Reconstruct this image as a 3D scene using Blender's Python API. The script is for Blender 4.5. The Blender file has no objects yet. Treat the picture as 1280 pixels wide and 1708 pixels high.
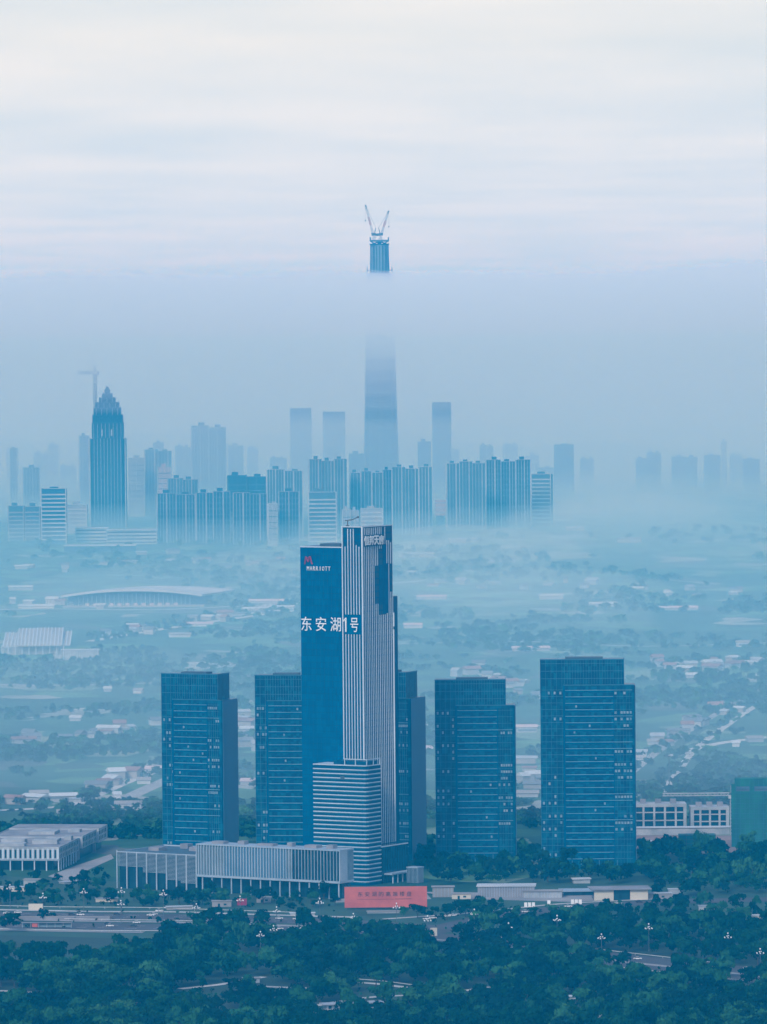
import bpy, math, random
import numpy as np
from mathutils import Matrix, Vector
sc = bpy.context.scene
COL = sc.collection
R = math.radians
# ------------------------------------------------------------------ camera
F, CX, CY, HOR, CAMH = 10400.0, 640.0, 854.0, 498.0, 380.0
PITCH, ROLL = math.atan((CY - HOR) / F), R(0.5)
fwd = Vector((0, math.cos(PITCH), -math.sin(PITCH)))
up0 = Vector((0, math.sin(PITCH), math.cos(PITCH)))
rt0 = Vector((1, 0, 0))
rt = rt0 * math.cos(ROLL) - up0 * math.sin(ROLL)
up = rt0 * math.sin(ROLL) + up0 * math.cos(ROLL)
CM = Matrix(((rt.x, up.x, -fwd.x, 0), (rt.y, up.y, -fwd.y, 0), (rt.z, up.z, -fwd.z, CAMH), (0, 0, 0, 1)))
cam = bpy.data.cameras.new('camera')
cam.sensor_fit = 'HORIZONTAL'; cam.sensor_width = 36.0; cam.lens = 36.0 * F / 1280.0
cam.clip_start = 5.0; cam.clip_end = 90000.0
camo = bpy.data.objects.new('camera', cam); COL.objects.link(camo)
camo.matrix_world = CM; sc.camera = camo
# ------------------------------------------------------------------ render and exposure
sc.render.engine = 'CYCLES'
cy = sc.cycles
cy.use_denoising = True
try: cy.denoiser = 'OPENIMAGEDENOISE'
except Exception: pass
cy.max_bounces = 10; cy.diffuse_bounces = 2; cy.glossy_bounces = 2; cy.volume_bounces = 6; cy.transmission_bounces = 2
cy.transparent_max_bounces = 96
cy.use_adaptive_sampling = False
cy.caustics_reflective = False; cy.caustics_refractive = False
vs = sc.view_settings
vs.view_transform = 'Standard'; vs.look = 'None'; vs.exposure = 0.5; vs.gamma = 1.0; vs.use_curve_mapping = False
# ------------------------------------------------------------------ world: overcast sky
SUN_EL, SUN_AZ = R(38), R(205)
W = bpy.data.worlds.new('World'); sc.world = W; W.use_nodes = True
nt = W.node_tree; nt.nodes.clear()
def N(t, k, **kw):
    n = t.nodes.new(k)
    for a, b in kw.items(): setattr(n, a, b)
    return n
out = N(nt, 'ShaderNodeOutputWorld'); bg = N(nt, 'ShaderNodeBackground')
sky = N(nt, 'ShaderNodeTexSky', sky_type='NISHITA', sun_disc=False, sun_elevation=SUN_EL, sun_rotation=SUN_AZ,
        altitude=500, air_density=1.0, dust_density=0.4, ozone_density=4.0)
tc = N(nt, 'ShaderNodeTexCoord'); sp = N(nt, 'ShaderNodeSeparateXYZ')
nt.links.new(tc.outputs['Generated'], sp.inputs[0])
mz = N(nt, 'ShaderNodeMath', operation='MAXIMUM'); mz.inputs[1].default_value = 0.0
ad = N(nt, 'ShaderNodeMath', operation='ADD'); ad.inputs[1].default_value = 0.012
nt.links.new(sp.outputs[2], mz.inputs[0]); nt.links.new(mz.outputs[0], ad.inputs[0])
dx = N(nt, 'ShaderNodeMath', operation='DIVIDE'); dy = N(nt, 'ShaderNodeMath', operation='DIVIDE')
nt.links.new(sp.outputs[0], dx.inputs[0]); nt.links.new(ad.outputs[0], dx.inputs[1])
nt.links.new(sp.outputs[1], dy.inputs[0]); nt.links.new(ad.outputs[0], dy.inputs[1])
cb = N(nt, 'ShaderNodeCombineXYZ'); nt.links.new(dx.outputs[0], cb.inputs[0]); nt.links.new(dy.outputs[0], cb.inputs[1])
ns = N(nt, 'ShaderNodeTexNoise'); ns.inputs['Scale'].default_value = 0.16; ns.inputs['Detail'].default_value = 5.0
ns.inputs['Roughness'].default_value = 0.5
mp = N(nt, 'ShaderNodeMapping'); mp.inputs['Scale'].default_value = (4.6, 1.7, 1); mp.inputs['Location'].default_value = (3.1, 7.7, 0)
nt.links.new(cb.outputs[0], mp.inputs[0]); nt.links.new(mp.outputs[0], ns.inputs['Vector'])
cr = N(nt, 'ShaderNodeValToRGB')
cr.color_ramp.elements[0].position = 0.30; cr.color_ramp.elements[0].color = (0.50, 0.55, 0.59, 1)
cr.color_ramp.elements[1].position = 0.66; cr.color_ramp.elements[1].color = (0.612, 0.616, 0.614, 1)
nt.links.new(ns.outputs['Fac'], cr.inputs[0])
m10 = N(nt, 'ShaderNodeVectorMath', operation='SCALE'); m10.inputs['Scale'].default_value = 6.67
tn = N(nt, 'ShaderNodeValToRGB'); te = N(nt, 'ShaderNodeMath', operation='MULTIPLY'); te.inputs[1].default_value = 12.0
tn.color_ramp.elements[0].position = 0.0; tn.color_ramp.elements[0].color = (0.80, 0.97, 1.22, 1)
tn.color_ramp.elements[1].position = 0.5; tn.color_ramp.elements[1].color = (1.0, 1.0, 1.0, 1)
nt.links.new(mz.outputs[0], te.inputs[0]); nt.links.new(te.outputs[0], tn.inputs[0])
tm = N(nt, 'ShaderNodeMix', data_type='RGBA', blend_type='MULTIPLY'); tm.inputs['Factor'].default_value = 1.0
nt.links.new(cr.outputs[0], tm.inputs['A']); nt.links.new(tn.outputs[0], tm.inputs['B'])
nt.links.new(tm.outputs['Result'], m10.inputs[0])
mx = N(nt, 'ShaderNodeMix', data_type='RGBA'); 
# the cloud veil is thinner overhead than along its length towards the horizon
vd = N(nt, 'ShaderNodeMapRange'); vd.inputs['From Min'].default_value = 0.05; vd.inputs['From Max'].default_value = 0.45
vd.inputs['To Min'].default_value = 0.95; vd.inputs['To Max'].default_value = 0.12
nt.links.new(mz.outputs[0], vd.inputs['Value']); nt.links.new(vd.outputs[0], mx.inputs['Factor'])
nt.links.new(sky.outputs[0], mx.inputs['A']); nt.links.new(m10.outputs[0], mx.inputs['B'])
nt.links.new(mx.outputs['Result'], bg.inputs[0]); bg.inputs[1].default_value = 0.15
nt.links.new(bg.outputs[0], out.inputs[0])
# ------------------------------------------------------------------ sun behind the overcast
sl = bpy.data.lights.new('sun', 'SUN'); sl.energy = 1.5; sl.angle = R(14); sl.color = (1.0, 0.985, 0.96)
so = bpy.data.objects.new('sun', sl); COL.objects.link(so)
sd = Vector((math.sin(SUN_AZ) * math.cos(SUN_EL), math.cos(SUN_AZ) * math.cos(SUN_EL), math.sin(SUN_EL)))
so.rotation_euler = (-sd).to_track_quat('-Z', 'Y').to_euler()

# ------------------------------------------------------------------ helpers
def ray(px, py):
    return (rt * ((px - CX) / F) + up * (-(py - CY) / F) + fwd).normalized()
def G(px, py, z=0.0):
    """point of the ground plane seen at a pixel of the photograph"""
    d = ray(px, py); t = (z - CAMH) / d.z
    return Vector((d.x * t, d.y * t, z))
def SCL(p): return F / p.y                      # pixels per metre at a place
def ZT(px, py, Y):                              # height of what shows at a pixel at distance Y
    d = ray(px, py); return CAMH + d.z * Y / d.y
def new_mat(name):
    m = bpy.data.materials.new(name); m.use_nodes = True
    return m, m.node_tree, m.node_tree.nodes['Principled BSDF']
def pmat(name, col, col2=None, rough=0.7, scale=0.05, metal=0.0, detail=3.0, spec=0.5, stretch=(1, 1, 1), lo=0.35, hi=0.65):
    m, t, b = new_mat(name)
    col2 = col2 or tuple(c * 0.75 for c in col)
    g = N(t, 'ShaderNodeNewGeometry'); mp = N(t, 'ShaderNodeMapping'); mp.inputs['Scale'].default_value = stretch
    n = N(t, 'ShaderNodeTexNoise'); n.inputs['Scale'].default_value = scale; n.inputs['Detail'].default_value = detail
    r = N(t, 'ShaderNodeValToRGB')
    r.color_ramp.elements[0].position = lo; r.color_ramp.elements[0].color = (*col2, 1)
    r.color_ramp.elements[1].position = hi; r.color_ramp.elements[1].color = (*col, 1)
    t.links.new(g.outputs['Position'], mp.inputs[0]); t.links.new(mp.outputs[0], n.inputs['Vector'])
    t.links.new(n.outputs['Fac'], r.inputs[0]); t.links.new(r.outputs[0], b.inputs['Base Color'])
    b.inputs['Roughness'].default_value = rough; b.inputs['Metallic'].default_value = metal
    b.inputs['Specular IOR Level'].default_value = spec
    return m
def glassmat(name, col, col2, cell=(1.7, 1.7, 4.3), rough=0.22, spec=0.5):
    """curtain wall: every pane a little different"""
    m, t, b = new_mat(name)
    g = N(t, 'ShaderNodeTexCoord'); s = N(t, 'ShaderNodeVectorMath', operation='SNAP'); s.inputs[1].default_value = cell
    w = N(t, 'ShaderNodeTexWhiteNoise', noise_dimensions='3D'); r = N(t, 'ShaderNodeValToRGB')
    r.color_ramp.elements[0].position = 0.25; r.color_ramp.elements[0].color = (*col, 1)
    r.color_ramp.elements[1].color = (*col2, 1)
    geo = N(t, 'ShaderNodeNewGeometry')
    t.links.new(geo.outputs['Position'], s.inputs[0]); t.links.new(s.outputs[0], w.inputs['Vector'])
    t.links.new(w.outputs['Value'], r.inputs[0]); t.links.new(r.outputs[0], b.inputs['Base Color'])
    b.inputs['Roughness'].default_value = rough; b.inputs['Specular IOR Level'].default_value = spec
    return m
CUBE = {}
def cube_mesh(m):
    if m.name not in CUBE:
        me = bpy.data.meshes.new('block_' + m.name)
        v = [(x, y, z) for x in (-.5, .5) for y in (-.5, .5) for z in (-.5, .5)]
        f = [(0, 1, 3, 2), (4, 6, 7, 5), (0, 4, 5, 1), (2, 3, 7, 6), (0, 2, 6, 4), (1, 5, 7, 3)]
        me.from_pydata(v, [], f); me.materials.append(m); CUBE[m.name] = me
    return CUBE[m.name]
def link(name, me, parent=None, loc=(0, 0, 0), rot=(0, 0, 0), scale=(1, 1, 1)):
    o = bpy.data.objects.new(name, me); COL.objects.link(o)
    o.location = loc; o.rotation_euler = rot; o.scale = scale
    if parent is not None:
        o.parent = parent
        if parent.type != 'EMPTY': o.matrix_parent_inverse = parent.matrix_basis.inverted()   # a piece of a part keeps the thing's own coordinates
    return o
def box(parent, name, m, x0, x1, y0, y1, z0, z1, rot=(0, 0, 0)):
    return link(name, cube_mesh(m), parent, ((x0 + x1) / 2, (y0 + y1) / 2, (z0 + z1) / 2), rot, (abs(x1 - x0), abs(y1 - y0), abs(z1 - z0)))
def mesh(name, verts, faces, m, smooth=False):
    me = bpy.data.meshes.new(name); me.from_pydata([tuple(v) for v in verts], [], faces)
    me.materials.append(m)
    if smooth: me.polygons.foreach_set('use_smooth', [True] * len(me.polygons))
    me.update(); return me
def tag(o, label, cat, group=None):
    o['label'] = label; o['category'] = cat
    if group: o['group'] = group
    return o
def thing(name, label, cat, loc=(0, 0, 0), rz=0.0, group=None):
    o = bpy.data.objects.new(name, None); COL.objects.link(o)
    o.location = loc; o.rotation_euler = (0, 0, rz); o.empty_display_size = 1.0
    return tag(o, label, cat, group)
def bar(parent, name, m, a, b, w, w2=None):
    """square bar between two points as a part"""
    a, b = Vector(a), Vector(b); d = b - a
    q = d.to_track_quat('Z', 'Y').to_euler()
    return link(name, cube_mesh(m), parent, (a + b) / 2, q, (w, w2 or w, d.length))
class MB:
    def __init__(s): s.v = []; s.f = []
    def box(s, x0, x1, y0, y1, z0, z1):
        n = len(s.v); s.v += [(x, y, z) for x in (x0, x1) for y in (y0, y1) for z in (z0, z1)]
        s.f += [tuple(n + i for i in q) for q in ((0, 1, 3, 2), (4, 6, 7, 5), (0, 4, 5, 1), (2, 3, 7, 6), (0, 2, 6, 4), (1, 5, 7, 3))]
    def bar(s, a, b, w):
        a, b = Vector(a), Vector(b); d = (b - a).normalized()
        x = d.orthogonal().normalized() * w / 2; y = d.cross(x)
        n = len(s.v); s.v += [tuple(p + i * x + j * y) for p in (a, b) for i in (-1, 1) for j in (-1, 1)]
        s.f += [tuple(n + i for i in q) for q in ((0, 1, 3, 2), (4, 6, 7, 5), (0, 4, 5, 1), (2, 3, 7, 6), (0, 2, 6, 4), (1, 5, 7, 3))]
    def lathe(s, prof, n=10, c=(0, 0, 0)):
        b = len(s.v)
        for r, z in prof:
            for k in range(n):
                a = 2 * math.pi * k / n; s.v.append((c[0] + r * math.cos(a), c[1] + r * math.sin(a), c[2] + z))
        for i in range(len(prof) - 1):
            for k in range(n):
                s.f.append((b + i * n + k, b + i * n + (k + 1) % n, b + (i + 1) * n + (k + 1) % n, b + (i + 1) * n + k))
        s.f.append(tuple(b + k for k in reversed(range(n)))); s.f.append(tuple(b + (len(prof) - 1) * n + k for k in range(n)))
    def me(s, name, m, smooth=False): return mesh(name, s.v, s.f, m, smooth)
def text_mesh(body, size, m, extrude=0.15, offset=0.0, spacing=1.0):
    cu = bpy.data.curves.new('lettering', 'FONT'); cu.body = body; cu.size = size; cu.extrude = extrude; cu.offset = offset
    cu.space_character = spacing; cu.resolution_u = 3
    o = bpy.data.objects.new('lettering', cu); COL.objects.link(o)
    dg = bpy.context.evaluated_depsgraph_get(); me = bpy.data.meshes.new_from_object(o.evaluated_get(dg))
    bpy.data.objects.remove(o); bpy.data.curves.remove(cu)
    me.materials.clear(); me.materials.append(m)
    return me
def letters(parent, body, m, x, y, z, pitch, width, height, name='letter', extrude=.15, offset=0.0):
    """each character a mesh of its own, fitted to width x height, on a wall that faces -y"""
    for i, ch in enumerate(body):
        if ch == ' ': continue
        if ch == '1':                          # a plain numeral: stem and flag
            q = MB(); q.box(x + i * pitch - .45, x + i * pitch + .55, y - extrude * 2, y, z, z + height)
            q.bar((x + i * pitch - 1.9, y - extrude, z + height * .74), (x + i * pitch + .1, y - extrude, z + height * .93), .9)
            link(name, q.me(name, m), parent); continue
        me = text_mesh(ch, 1.0, m, 0.1, offset)
        co = np.zeros(len(me.vertices) * 3, 'f'); me.vertices.foreach_get('co', co); co = co.reshape(-1, 3)
        lo, hi = co.min(0), co.max(0); w = width * (0.5 if ch in '1' else .25 if ch == 'I' else 1)
        co[:, 0] = (co[:, 0] - (lo[0] + hi[0]) / 2) / (hi[0] - lo[0]) * w
        co[:, 1] = (co[:, 1] - lo[1]) / (hi[1] - lo[1]) * height
        co[:, 2] = co[:, 2] / 0.1 * extrude
        me.vertices.foreach_set('co', co.ravel()); me.update()
        link(name, me, parent, (x + i * pitch, y - extrude, z), (R(90), 0, 0))

# ------------------------------------------------------------------ materials
M = {}
M['tower_glass'] = glassmat('tower_glass', (0.001, 0.055, 0.125), (0.002, 0.08, 0.16), (2.0, 2.0, 4.2), 0.3, .15)
M['slab_glass'] = glassmat('slab_glass', (0.0, 0.080, 0.19), (0.0, 0.105, 0.235), (3.0, 3.0, 4.2), 0.4, 0.04)
M['office_glass'] = glassmat('office_glass', (0.001, 0.05, 0.115), (0.004, 0.115, 0.20), (1.9, 1.9, 4.35), 0.3, .15)
M['office_side'] = pmat('office_side', (0.06, 0.17, 0.29), (0.05, 0.15, 0.26), 0.6, 0.03)
M['mullion'] = pmat('mullion', (0.03, 0.17, 0.27), (0.02, 0.13, 0.22), 0.5, 0.2)
M['ledge'] = pmat('ledge', (0.15, 0.34, 0.44), (0.08, 0.24, 0.34), 0.5, 0.15)
M['fin_white'] = pmat('fin_white', (0.58, 0.67, 0.74), (0.44, 0.54, 0.63), 0.45, 0.03)
M['fin_grey'] = pmat('fin_grey', (0.34, 0.43, 0.52), (0.26, 0.35, 0.44), 0.5, 0.1)
M['fin_bright'] = pmat('fin_bright', (0.74, 0.80, 0.85), (0.60, 0.68, 0.75), 0.45, 0.03)
M['podium_fin'] = pmat('podium_fin', (0.42, 0.50, 0.58), (0.30, 0.39, 0.47), 0.5, 0.08, detail=6)
M['sign_white'] = pmat('sign_white', (0.86, 0.87, 0.88), (0.8, 0.82, 0.84), 0.4, 0.3)
M['sign_red'] = pmat('sign_red', (0.30, 0.01, 0.06), (0.24, 0.01, 0.06), 0.5, 0.3)
M['pane'] = pmat('pane', (0.27, 0.38, 0.45), (0.10, 0.22, 0.31), 0.35, 0.25)
M['white_wall'] = pmat('white_wall', (0.42, 0.45, 0.48), (0.25, 0.29, 0.33), 0.8, 0.11, detail=6)
M['cream_wall'] = pmat('cream_wall', (0.60, 0.56, 0.47), (0.52, 0.49, 0.42), 0.8, 0.05)
M['roof_grey'] = pmat('roof_grey', (0.28, 0.28, 0.31), (0.18, 0.19, 0.22), 0.85, 0.08)
M['roof_dark'] = pmat('roof_dark', (0.05, 0.10, 0.14), (0.035, 0.075, 0.11), 0.6, 0.08)
M['dark_glass'] = glassmat('dark_glass', (0.006, 0.03, 0.05), (0.012, 0.055, 0.08), (2.0, 2.0, 4.0), 0.2)
M['deck'] = pmat('deck', (0.16, 0.24, 0.30), (0.11, 0.18, 0.23), 0.6, 0.2)
M['steel'] = pmat('steel', (0.10, 0.12, 0.14), (0.06, 0.08, 0.10), 0.5, 0.4)
M['steel_white'] = pmat('steel_white', (0.55, 0.57, 0.58), (0.42, 0.45, 0.47), 0.5, 0.4)
M['steel_red'] = pmat('steel_red', (0.42, 0.07, 0.05), (0.34, 0.06, 0.05), 0.5, 0.4)
M['billboard_red'] = pmat('billboard_red', (0.60, 0.13, 0.10), (0.46, 0.09, 0.08), 0.6, 0.12)
M['ink'] = pmat('ink', (0.10, 0.03, 0.03), (0.08, 0.02, 0.02), 0.7, 0.3)
M['asphalt'] = pmat('asphalt', (0.075, 0.075, 0.085), (0.05, 0.05, 0.06), 0.9, 0.04, detail=6)
M['concrete'] = pmat('concrete', (0.34, 0.33, 0.33), (0.24, 0.24, 0.25), 0.9, 0.03, detail=6)
M['paint'] = pmat('paint', (0.75, 0.75, 0.75), (0.6, 0.6, 0.6), 0.7, 0.2)
M['dirt'] = pmat('dirt', (0.30, 0.20, 0.18), (0.20, 0.15, 0.14), 0.95, 0.03, detail=6)
M['green_net'] = pmat('green_net', (0.02, 0.18, 0.165), (0.015, 0.115, 0.13), 0.9, 0.16, stretch=(1, 1, .3))
M['globe'] = pmat('globe', (0.88, 0.88, 0.88), (0.82, 0.82, 0.82), 0.3, 0.5)
M['car_white'] = pmat('car_white', (0.80, 0.80, 0.80), (0.74, 0.74, 0.74), 0.25, 0.3)
M['car_dark'] = pmat('car_dark', (0.05, 0.05, 0.06), (0.035, 0.035, 0.045), 0.25, 0.3)
M['rubber'] = pmat('rubber', (0.02, 0.02, 0.02), (0.015, 0.015, 0.015), 0.9, 1.0)
M['bark'] = pmat('bark', (0.06, 0.05, 0.04), (0.04, 0.033, 0.028), 0.95, 0.8)
def leafmat(name, a, b, c):
    m, t, bs = new_mat(name)
    g = N(t, 'ShaderNodeNewGeometry'); n = N(t, 'ShaderNodeTexNoise'); n.inputs['Scale'].default_value = 0.016; n.inputs['Detail'].default_value = 8
    n.inputs['Roughness'].default_value = 0.65
    r = N(t, 'ShaderNodeValToRGB'); r.color_ramp.elements[0].position = .3; r.color_ramp.elements[0].color = (*a, 1)
    r.color_ramp.elements[1].position = .72; r.color_ramp.elements[1].color = (*c, 1)
    e = r.color_ramp.elements.new(.52); e.color = (*b, 1)
    t.links.new(g.outputs['Position'], n.inputs['Vector']); t.links.new(n.outputs['Fac'], r.inputs[0]); t.links.new(r.outputs[0], bs.inputs['Base Color'])
    bs.inputs['Roughness'].default_value = .75; bs.inputs['Specular IOR Level'].default_value = .04
    return m
M['leaf'] = leafmat('leaf', (0.001, 0.019, 0.011), (0.004, 0.042, 0.019), (0.024, 0.105, 0.036))
M['leaf_light'] = leafmat('leaf_light', (0.008, 0.06, 0.028), (0.022, 0.105, 0.042), (0.06, 0.18, 0.07))
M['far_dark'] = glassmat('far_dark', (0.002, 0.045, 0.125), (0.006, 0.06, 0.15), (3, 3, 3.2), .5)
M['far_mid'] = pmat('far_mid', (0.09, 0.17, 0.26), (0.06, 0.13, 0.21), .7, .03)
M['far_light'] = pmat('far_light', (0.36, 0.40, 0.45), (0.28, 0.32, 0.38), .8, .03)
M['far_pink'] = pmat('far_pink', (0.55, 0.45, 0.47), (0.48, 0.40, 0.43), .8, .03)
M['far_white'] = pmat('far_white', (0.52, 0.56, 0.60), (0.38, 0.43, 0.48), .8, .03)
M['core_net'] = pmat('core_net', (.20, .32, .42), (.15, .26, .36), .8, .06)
# ------------------------------------------------------------------ ground
def structure(o): o['kind'] = 'structure'; return o
def ground_material():
    m, t, b = new_mat('farmland')
    g = N(t, 'ShaderNodeNewGeometry')
    wn = N(t, 'ShaderNodeTexNoise'); wn.inputs['Scale'].default_value = 0.003; wn.inputs['Detail'].default_value = 4
    ws = N(t, 'ShaderNodeVectorMath', operation='SCALE'); ws.inputs['Scale'].default_value = 260
    wa = N(t, 'ShaderNodeVectorMath', operation='ADD')
    t.links.new(g.outputs['Position'], wn.inputs['Vector']); t.links.new(wn.outputs['Color'], ws.inputs[0])
    t.links.new(g.outputs['Position'], wa.inputs[0]); t.links.new(ws.outputs[0], wa.inputs[1])
    mp = N(t, 'ShaderNodeMapping'); mp.inputs['Scale'].default_value = (1.0, 0.42, 1)
    t.links.new(wa.outputs[0], mp.inputs[0])
    vo = N(t, 'ShaderNodeTexVoronoi'); vo.inputs['Scale'].default_value = 0.021
    t.links.new(mp.outputs[0], vo.inputs['Vector'])
    sp = N(t, 'ShaderNodeSeparateColor'); t.links.new(vo.outputs['Color'], sp.inputs[0])
    r = N(t, 'ShaderNodeValToRGB'); r.color_ramp.interpolation = 'CONSTANT'
    cols = [(0, (.018, .065, .042)), (.22, (.032, .10, .06)), (.40, (.022, .075, .05)), (.55, (.085, .19, .10)), (.68, (.16, .23, .17)), (.74, (.04, .11, .065)), (.91, (.30, .32, .31)), (.95, (.10, .12, .11))]
    while len(r.color_ramp.elements) < len(cols): r.color_ramp.elements.new(.5)
    for e, (p, c) in zip(r.color_ramp.elements, cols): e.position = p; e.color = (*c, 1)
    t.links.new(sp.outputs[0], r.inputs[0])
    n2 = N(t, 'ShaderNodeTexNoise'); n2.inputs['Scale'].default_value = 0.012; n2.inputs['Detail'].default_value = 7; n2.inputs['Roughness'].default_value = .65
    t.links.new(g.outputs['Position'], n2.inputs['Vector'])
    r2 = N(t, 'ShaderNodeValToRGB'); r2.color_ramp.elements[0].position = .35; r2.color_ramp.elements[0].color = (.55, .6, .55, 1)
    r2.color_ramp.elements[1].position = .68; r2.color_ramp.elements[1].color = (1.35, 1.3, 1.25, 1)
    t.links.new(n2.outputs['Fac'], r2.inputs[0])
    mu = N(t, 'ShaderNodeMix', data_type='RGBA', blend_type='MULTIPLY'); mu.inputs['Factor'].default_value = 1
    t.links.new(r.outputs[0], mu.inputs['A']); t.links.new(r2.outputs[0], mu.inputs['B'])
    t.links.new(mu.outputs['Result'], b.inputs['Base Color'])
    b.inputs['Roughness'].default_value = .95; b.inputs['Specular IOR Level'].default_value = .15
    return m
GX, GY0, GY1 = 9000.0, -1500.0, 38000.0
structure(link('ground', mesh('ground', [(-GX, GY0, 0), (GX, GY0, 0), (GX, GY1, 0), (-GX, GY1, 0)], [(0, 1, 2, 3)], ground_material())))
def ribbon(name, pts, width, z, m, px=True, kerb=None):
    """a road that follows ground points; width in metres"""
    P = [G(*p) for p in pts] if px else [Vector((*p, 0)) for p in pts]
    Q = []
    for i in range(len(P) - 1):                      # Catmull-Rom smoothing
        p0 = P[max(i - 1, 0)]; p1 = P[i]; p2 = P[i + 1]; p3 = P[min(i + 2, len(P) - 1)]
        for k in range(8):
            s = k / 8; Q.append(.5 * ((2 * p1) + (p2 - p0) * s + (2 * p0 - 5 * p1 + 4 * p2 - p3) * s * s + (3 * p1 - p0 - 3 * p2 + p3) * s ** 3))
    Q.append(P[-1]); V = []; Fc = []
    for i, q in enumerate(Q):
        d = (Q[min(i + 1, len(Q) - 1)] - Q[max(i - 1, 0)]).normalized(); n = Vector((-d.y, d.x, 0)) * width / 2
        V += [(q.x + n.x, q.y + n.y, z), (q.x - n.x, q.y - n.y, z)]
    for i in range(len(Q) - 1): Fc.append((2 * i, 2 * i + 1, 2 * i + 3, 2 * i + 2))
    structure(link(name, mesh(name, V, Fc, m)))
    return Q
def patch(name, pts, z, m):
    P = [G(*p) for p in pts]
    return structure(link(name, mesh(name, [(p.x, p.y, z) for p in P], [tuple(range(len(P)))], m)))
# ------------------------------------------------------------------ haze, mist and the low cloud layer
def volume(name, verts, faces, color, density, aniso=0.0, absorb=(0, 0, 0), label=None):
    m = bpy.data.materials.new(name + '_air'); m.use_nodes = True; t = m.node_tree; t.nodes.clear()
    o_ = N(t, 'ShaderNodeOutputMaterial'); pv = N(t, 'ShaderNodeVolumePrincipled')
    pv.inputs['Color'].default_value = (*color, 1); pv.inputs['Density'].default_value = density
    pv.inputs['Anisotropy'].default_value = aniso; pv.inputs['Absorption Color'].default_value = (*absorb, 1)
    t.links.new(pv.outputs[0], o_.inputs['Volume'])
    m.cycles.homogeneous_volume = True
    o = link(name, mesh(name, verts, faces, m)); o['kind'] = 'stuff'
    if label: o['label'] = label
    return o
def vbox(x0, x1, y0, y1, z0, z1):
    return ([(x, y, z) for x in (x0, x1) for y in (y0, y1) for z in (z0, z1)],
            [(0, 1, 3, 2), (4, 6, 7, 5), (0, 4, 5, 1), (2, 3, 7, 6), (0, 2, 6, 4), (1, 5, 7, 3)])
def cloud_sheet(x0, x1, y0, y1, z0, z1, amp, nx=150, ny=40, seed=1.3):
    """closed body with an uneven top and front"""
    from mathutils import noise as mn
    v = []; f = []
    for top in (0, 1):
        for j in range(ny + 1):
            for i in range(nx + 1):
                u = i / nx; w = (j / ny) ** 1.6; x = x0 + (x1 - x0) * (.5 + (u - .5) * (.25 + .75 * abs(2 * u - 1))); y = y0 + (y1 - y0) * w
                if j == 0: y += 900 * mn.noise(Vector((x * .0011, 3.3, seed)))
                z = z0 if not top else z1 + amp * (mn.noise(Vector((x * .0016, y * .0006, seed))) + .5 * mn.noise(Vector((x * .005, y * .002, seed + 4))) + .3 * mn.noise(Vector((x * .013, y * .003, seed + 9))))
                v.append((x, y, z))
    n = (nx + 1) * (ny + 1); I = lambda t, j, i: t * n + j * (nx + 1) + i
    for j in range(ny):
        for i in range(nx): f.append((I(1, j, i), I(1, j, i + 1), I(1, j + 1, i + 1), I(1, j + 1, i))); f.append((I(0, j, i), I(0, j + 1, i), I(0, j + 1, i + 1), I(0, j, i + 1)))
    for i in range(nx): f.append((I(0, 0, i), I(0, 0, i + 1), I(1, 0, i + 1), I(1, 0, i))); f.append((I(0, ny, i + 1), I(0, ny, i), I(1, ny, i), I(1, ny, i + 1)))
    for j in range(ny): f.append((I(0, j + 1, 0), I(0, j, 0), I(1, j, 0), I(1, j + 1, 0))); f.append((I(0, j, nx), I(0, j + 1, nx), I(1, j + 1, nx), I(1, j, nx)))
    return v, f
HZ = dict(color=(0.008, 0.50, 1.0), density=7.5e-5, aniso=-0.1, absorb=(0.85, 0.9, 1.0))
volume('haze', *vbox(-GX - 200, GX + 200, GY0 - 200, GY1 + 200, -1.0, 575.0), **HZ, label='thin blue haze filling the air over the whole plain')
volume('mist', *vbox(-GX - 100, GX + 100, 4500, GY1 + 100, -0.5, 224.0), color=(.18, .70, 1.0), density=6.5e-5, aniso=-0.3, absorb=(.8, .9, 1), label='pale mist lying over the fields and far city')
volume('ground_mist', *vbox(-GX - 120, GX + 120, 4450, GY1 + 120, -0.7, 42.0), color=(.47, .79, 1.0), density=8.0e-4, aniso=-0.3, absorb=(.8, .9, 1), label='low white mist hugging the ground beyond the office towers')
volume('high_mist', *vbox(-GX - 80, GX + 80, 10650, GY1 + 80, -0.3, 160.0), color=(.60, .70, 1.0), density=1.15e-3, aniso=-0.3, absorb=(.55, .75, 1), label='thick pale mist around the far towers under the low cloud')
for k, (z0, z1, y0, dn) in enumerate(((160.5, 200, 10450, 5.5e-4), (200.5, 232, 9900, 5e-4), (232.5, 258, 9300, 5e-4), (258.5, 281, 8800, 5.5e-4), (281.5, 302, 8300, 6.5e-4), (302.3, 334, 7900, 1.0e-3))):
    volume('cloud_fringe', *vbox(-GX - 70, GX + 70, y0, GY1 + 70, z0, z1), color=(.63, .71, 1.0), density=dn, aniso=-0.3, absorb=(.5, .7, 1), label='thin mist hanging under the low cloud, layer %d from below' % (k + 1))
volume('low_clouds', *cloud_sheet(-GX - 60, GX + 60, 7600, GY1 + 60, 334.5, 417.0, 20.0), color=(.67, .72, 1.0), density=1.6e-3, aniso=-0.3, absorb=(.5, .65, 1), label='flat layer of low cloud hiding the middle of the tallest tower')
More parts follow.
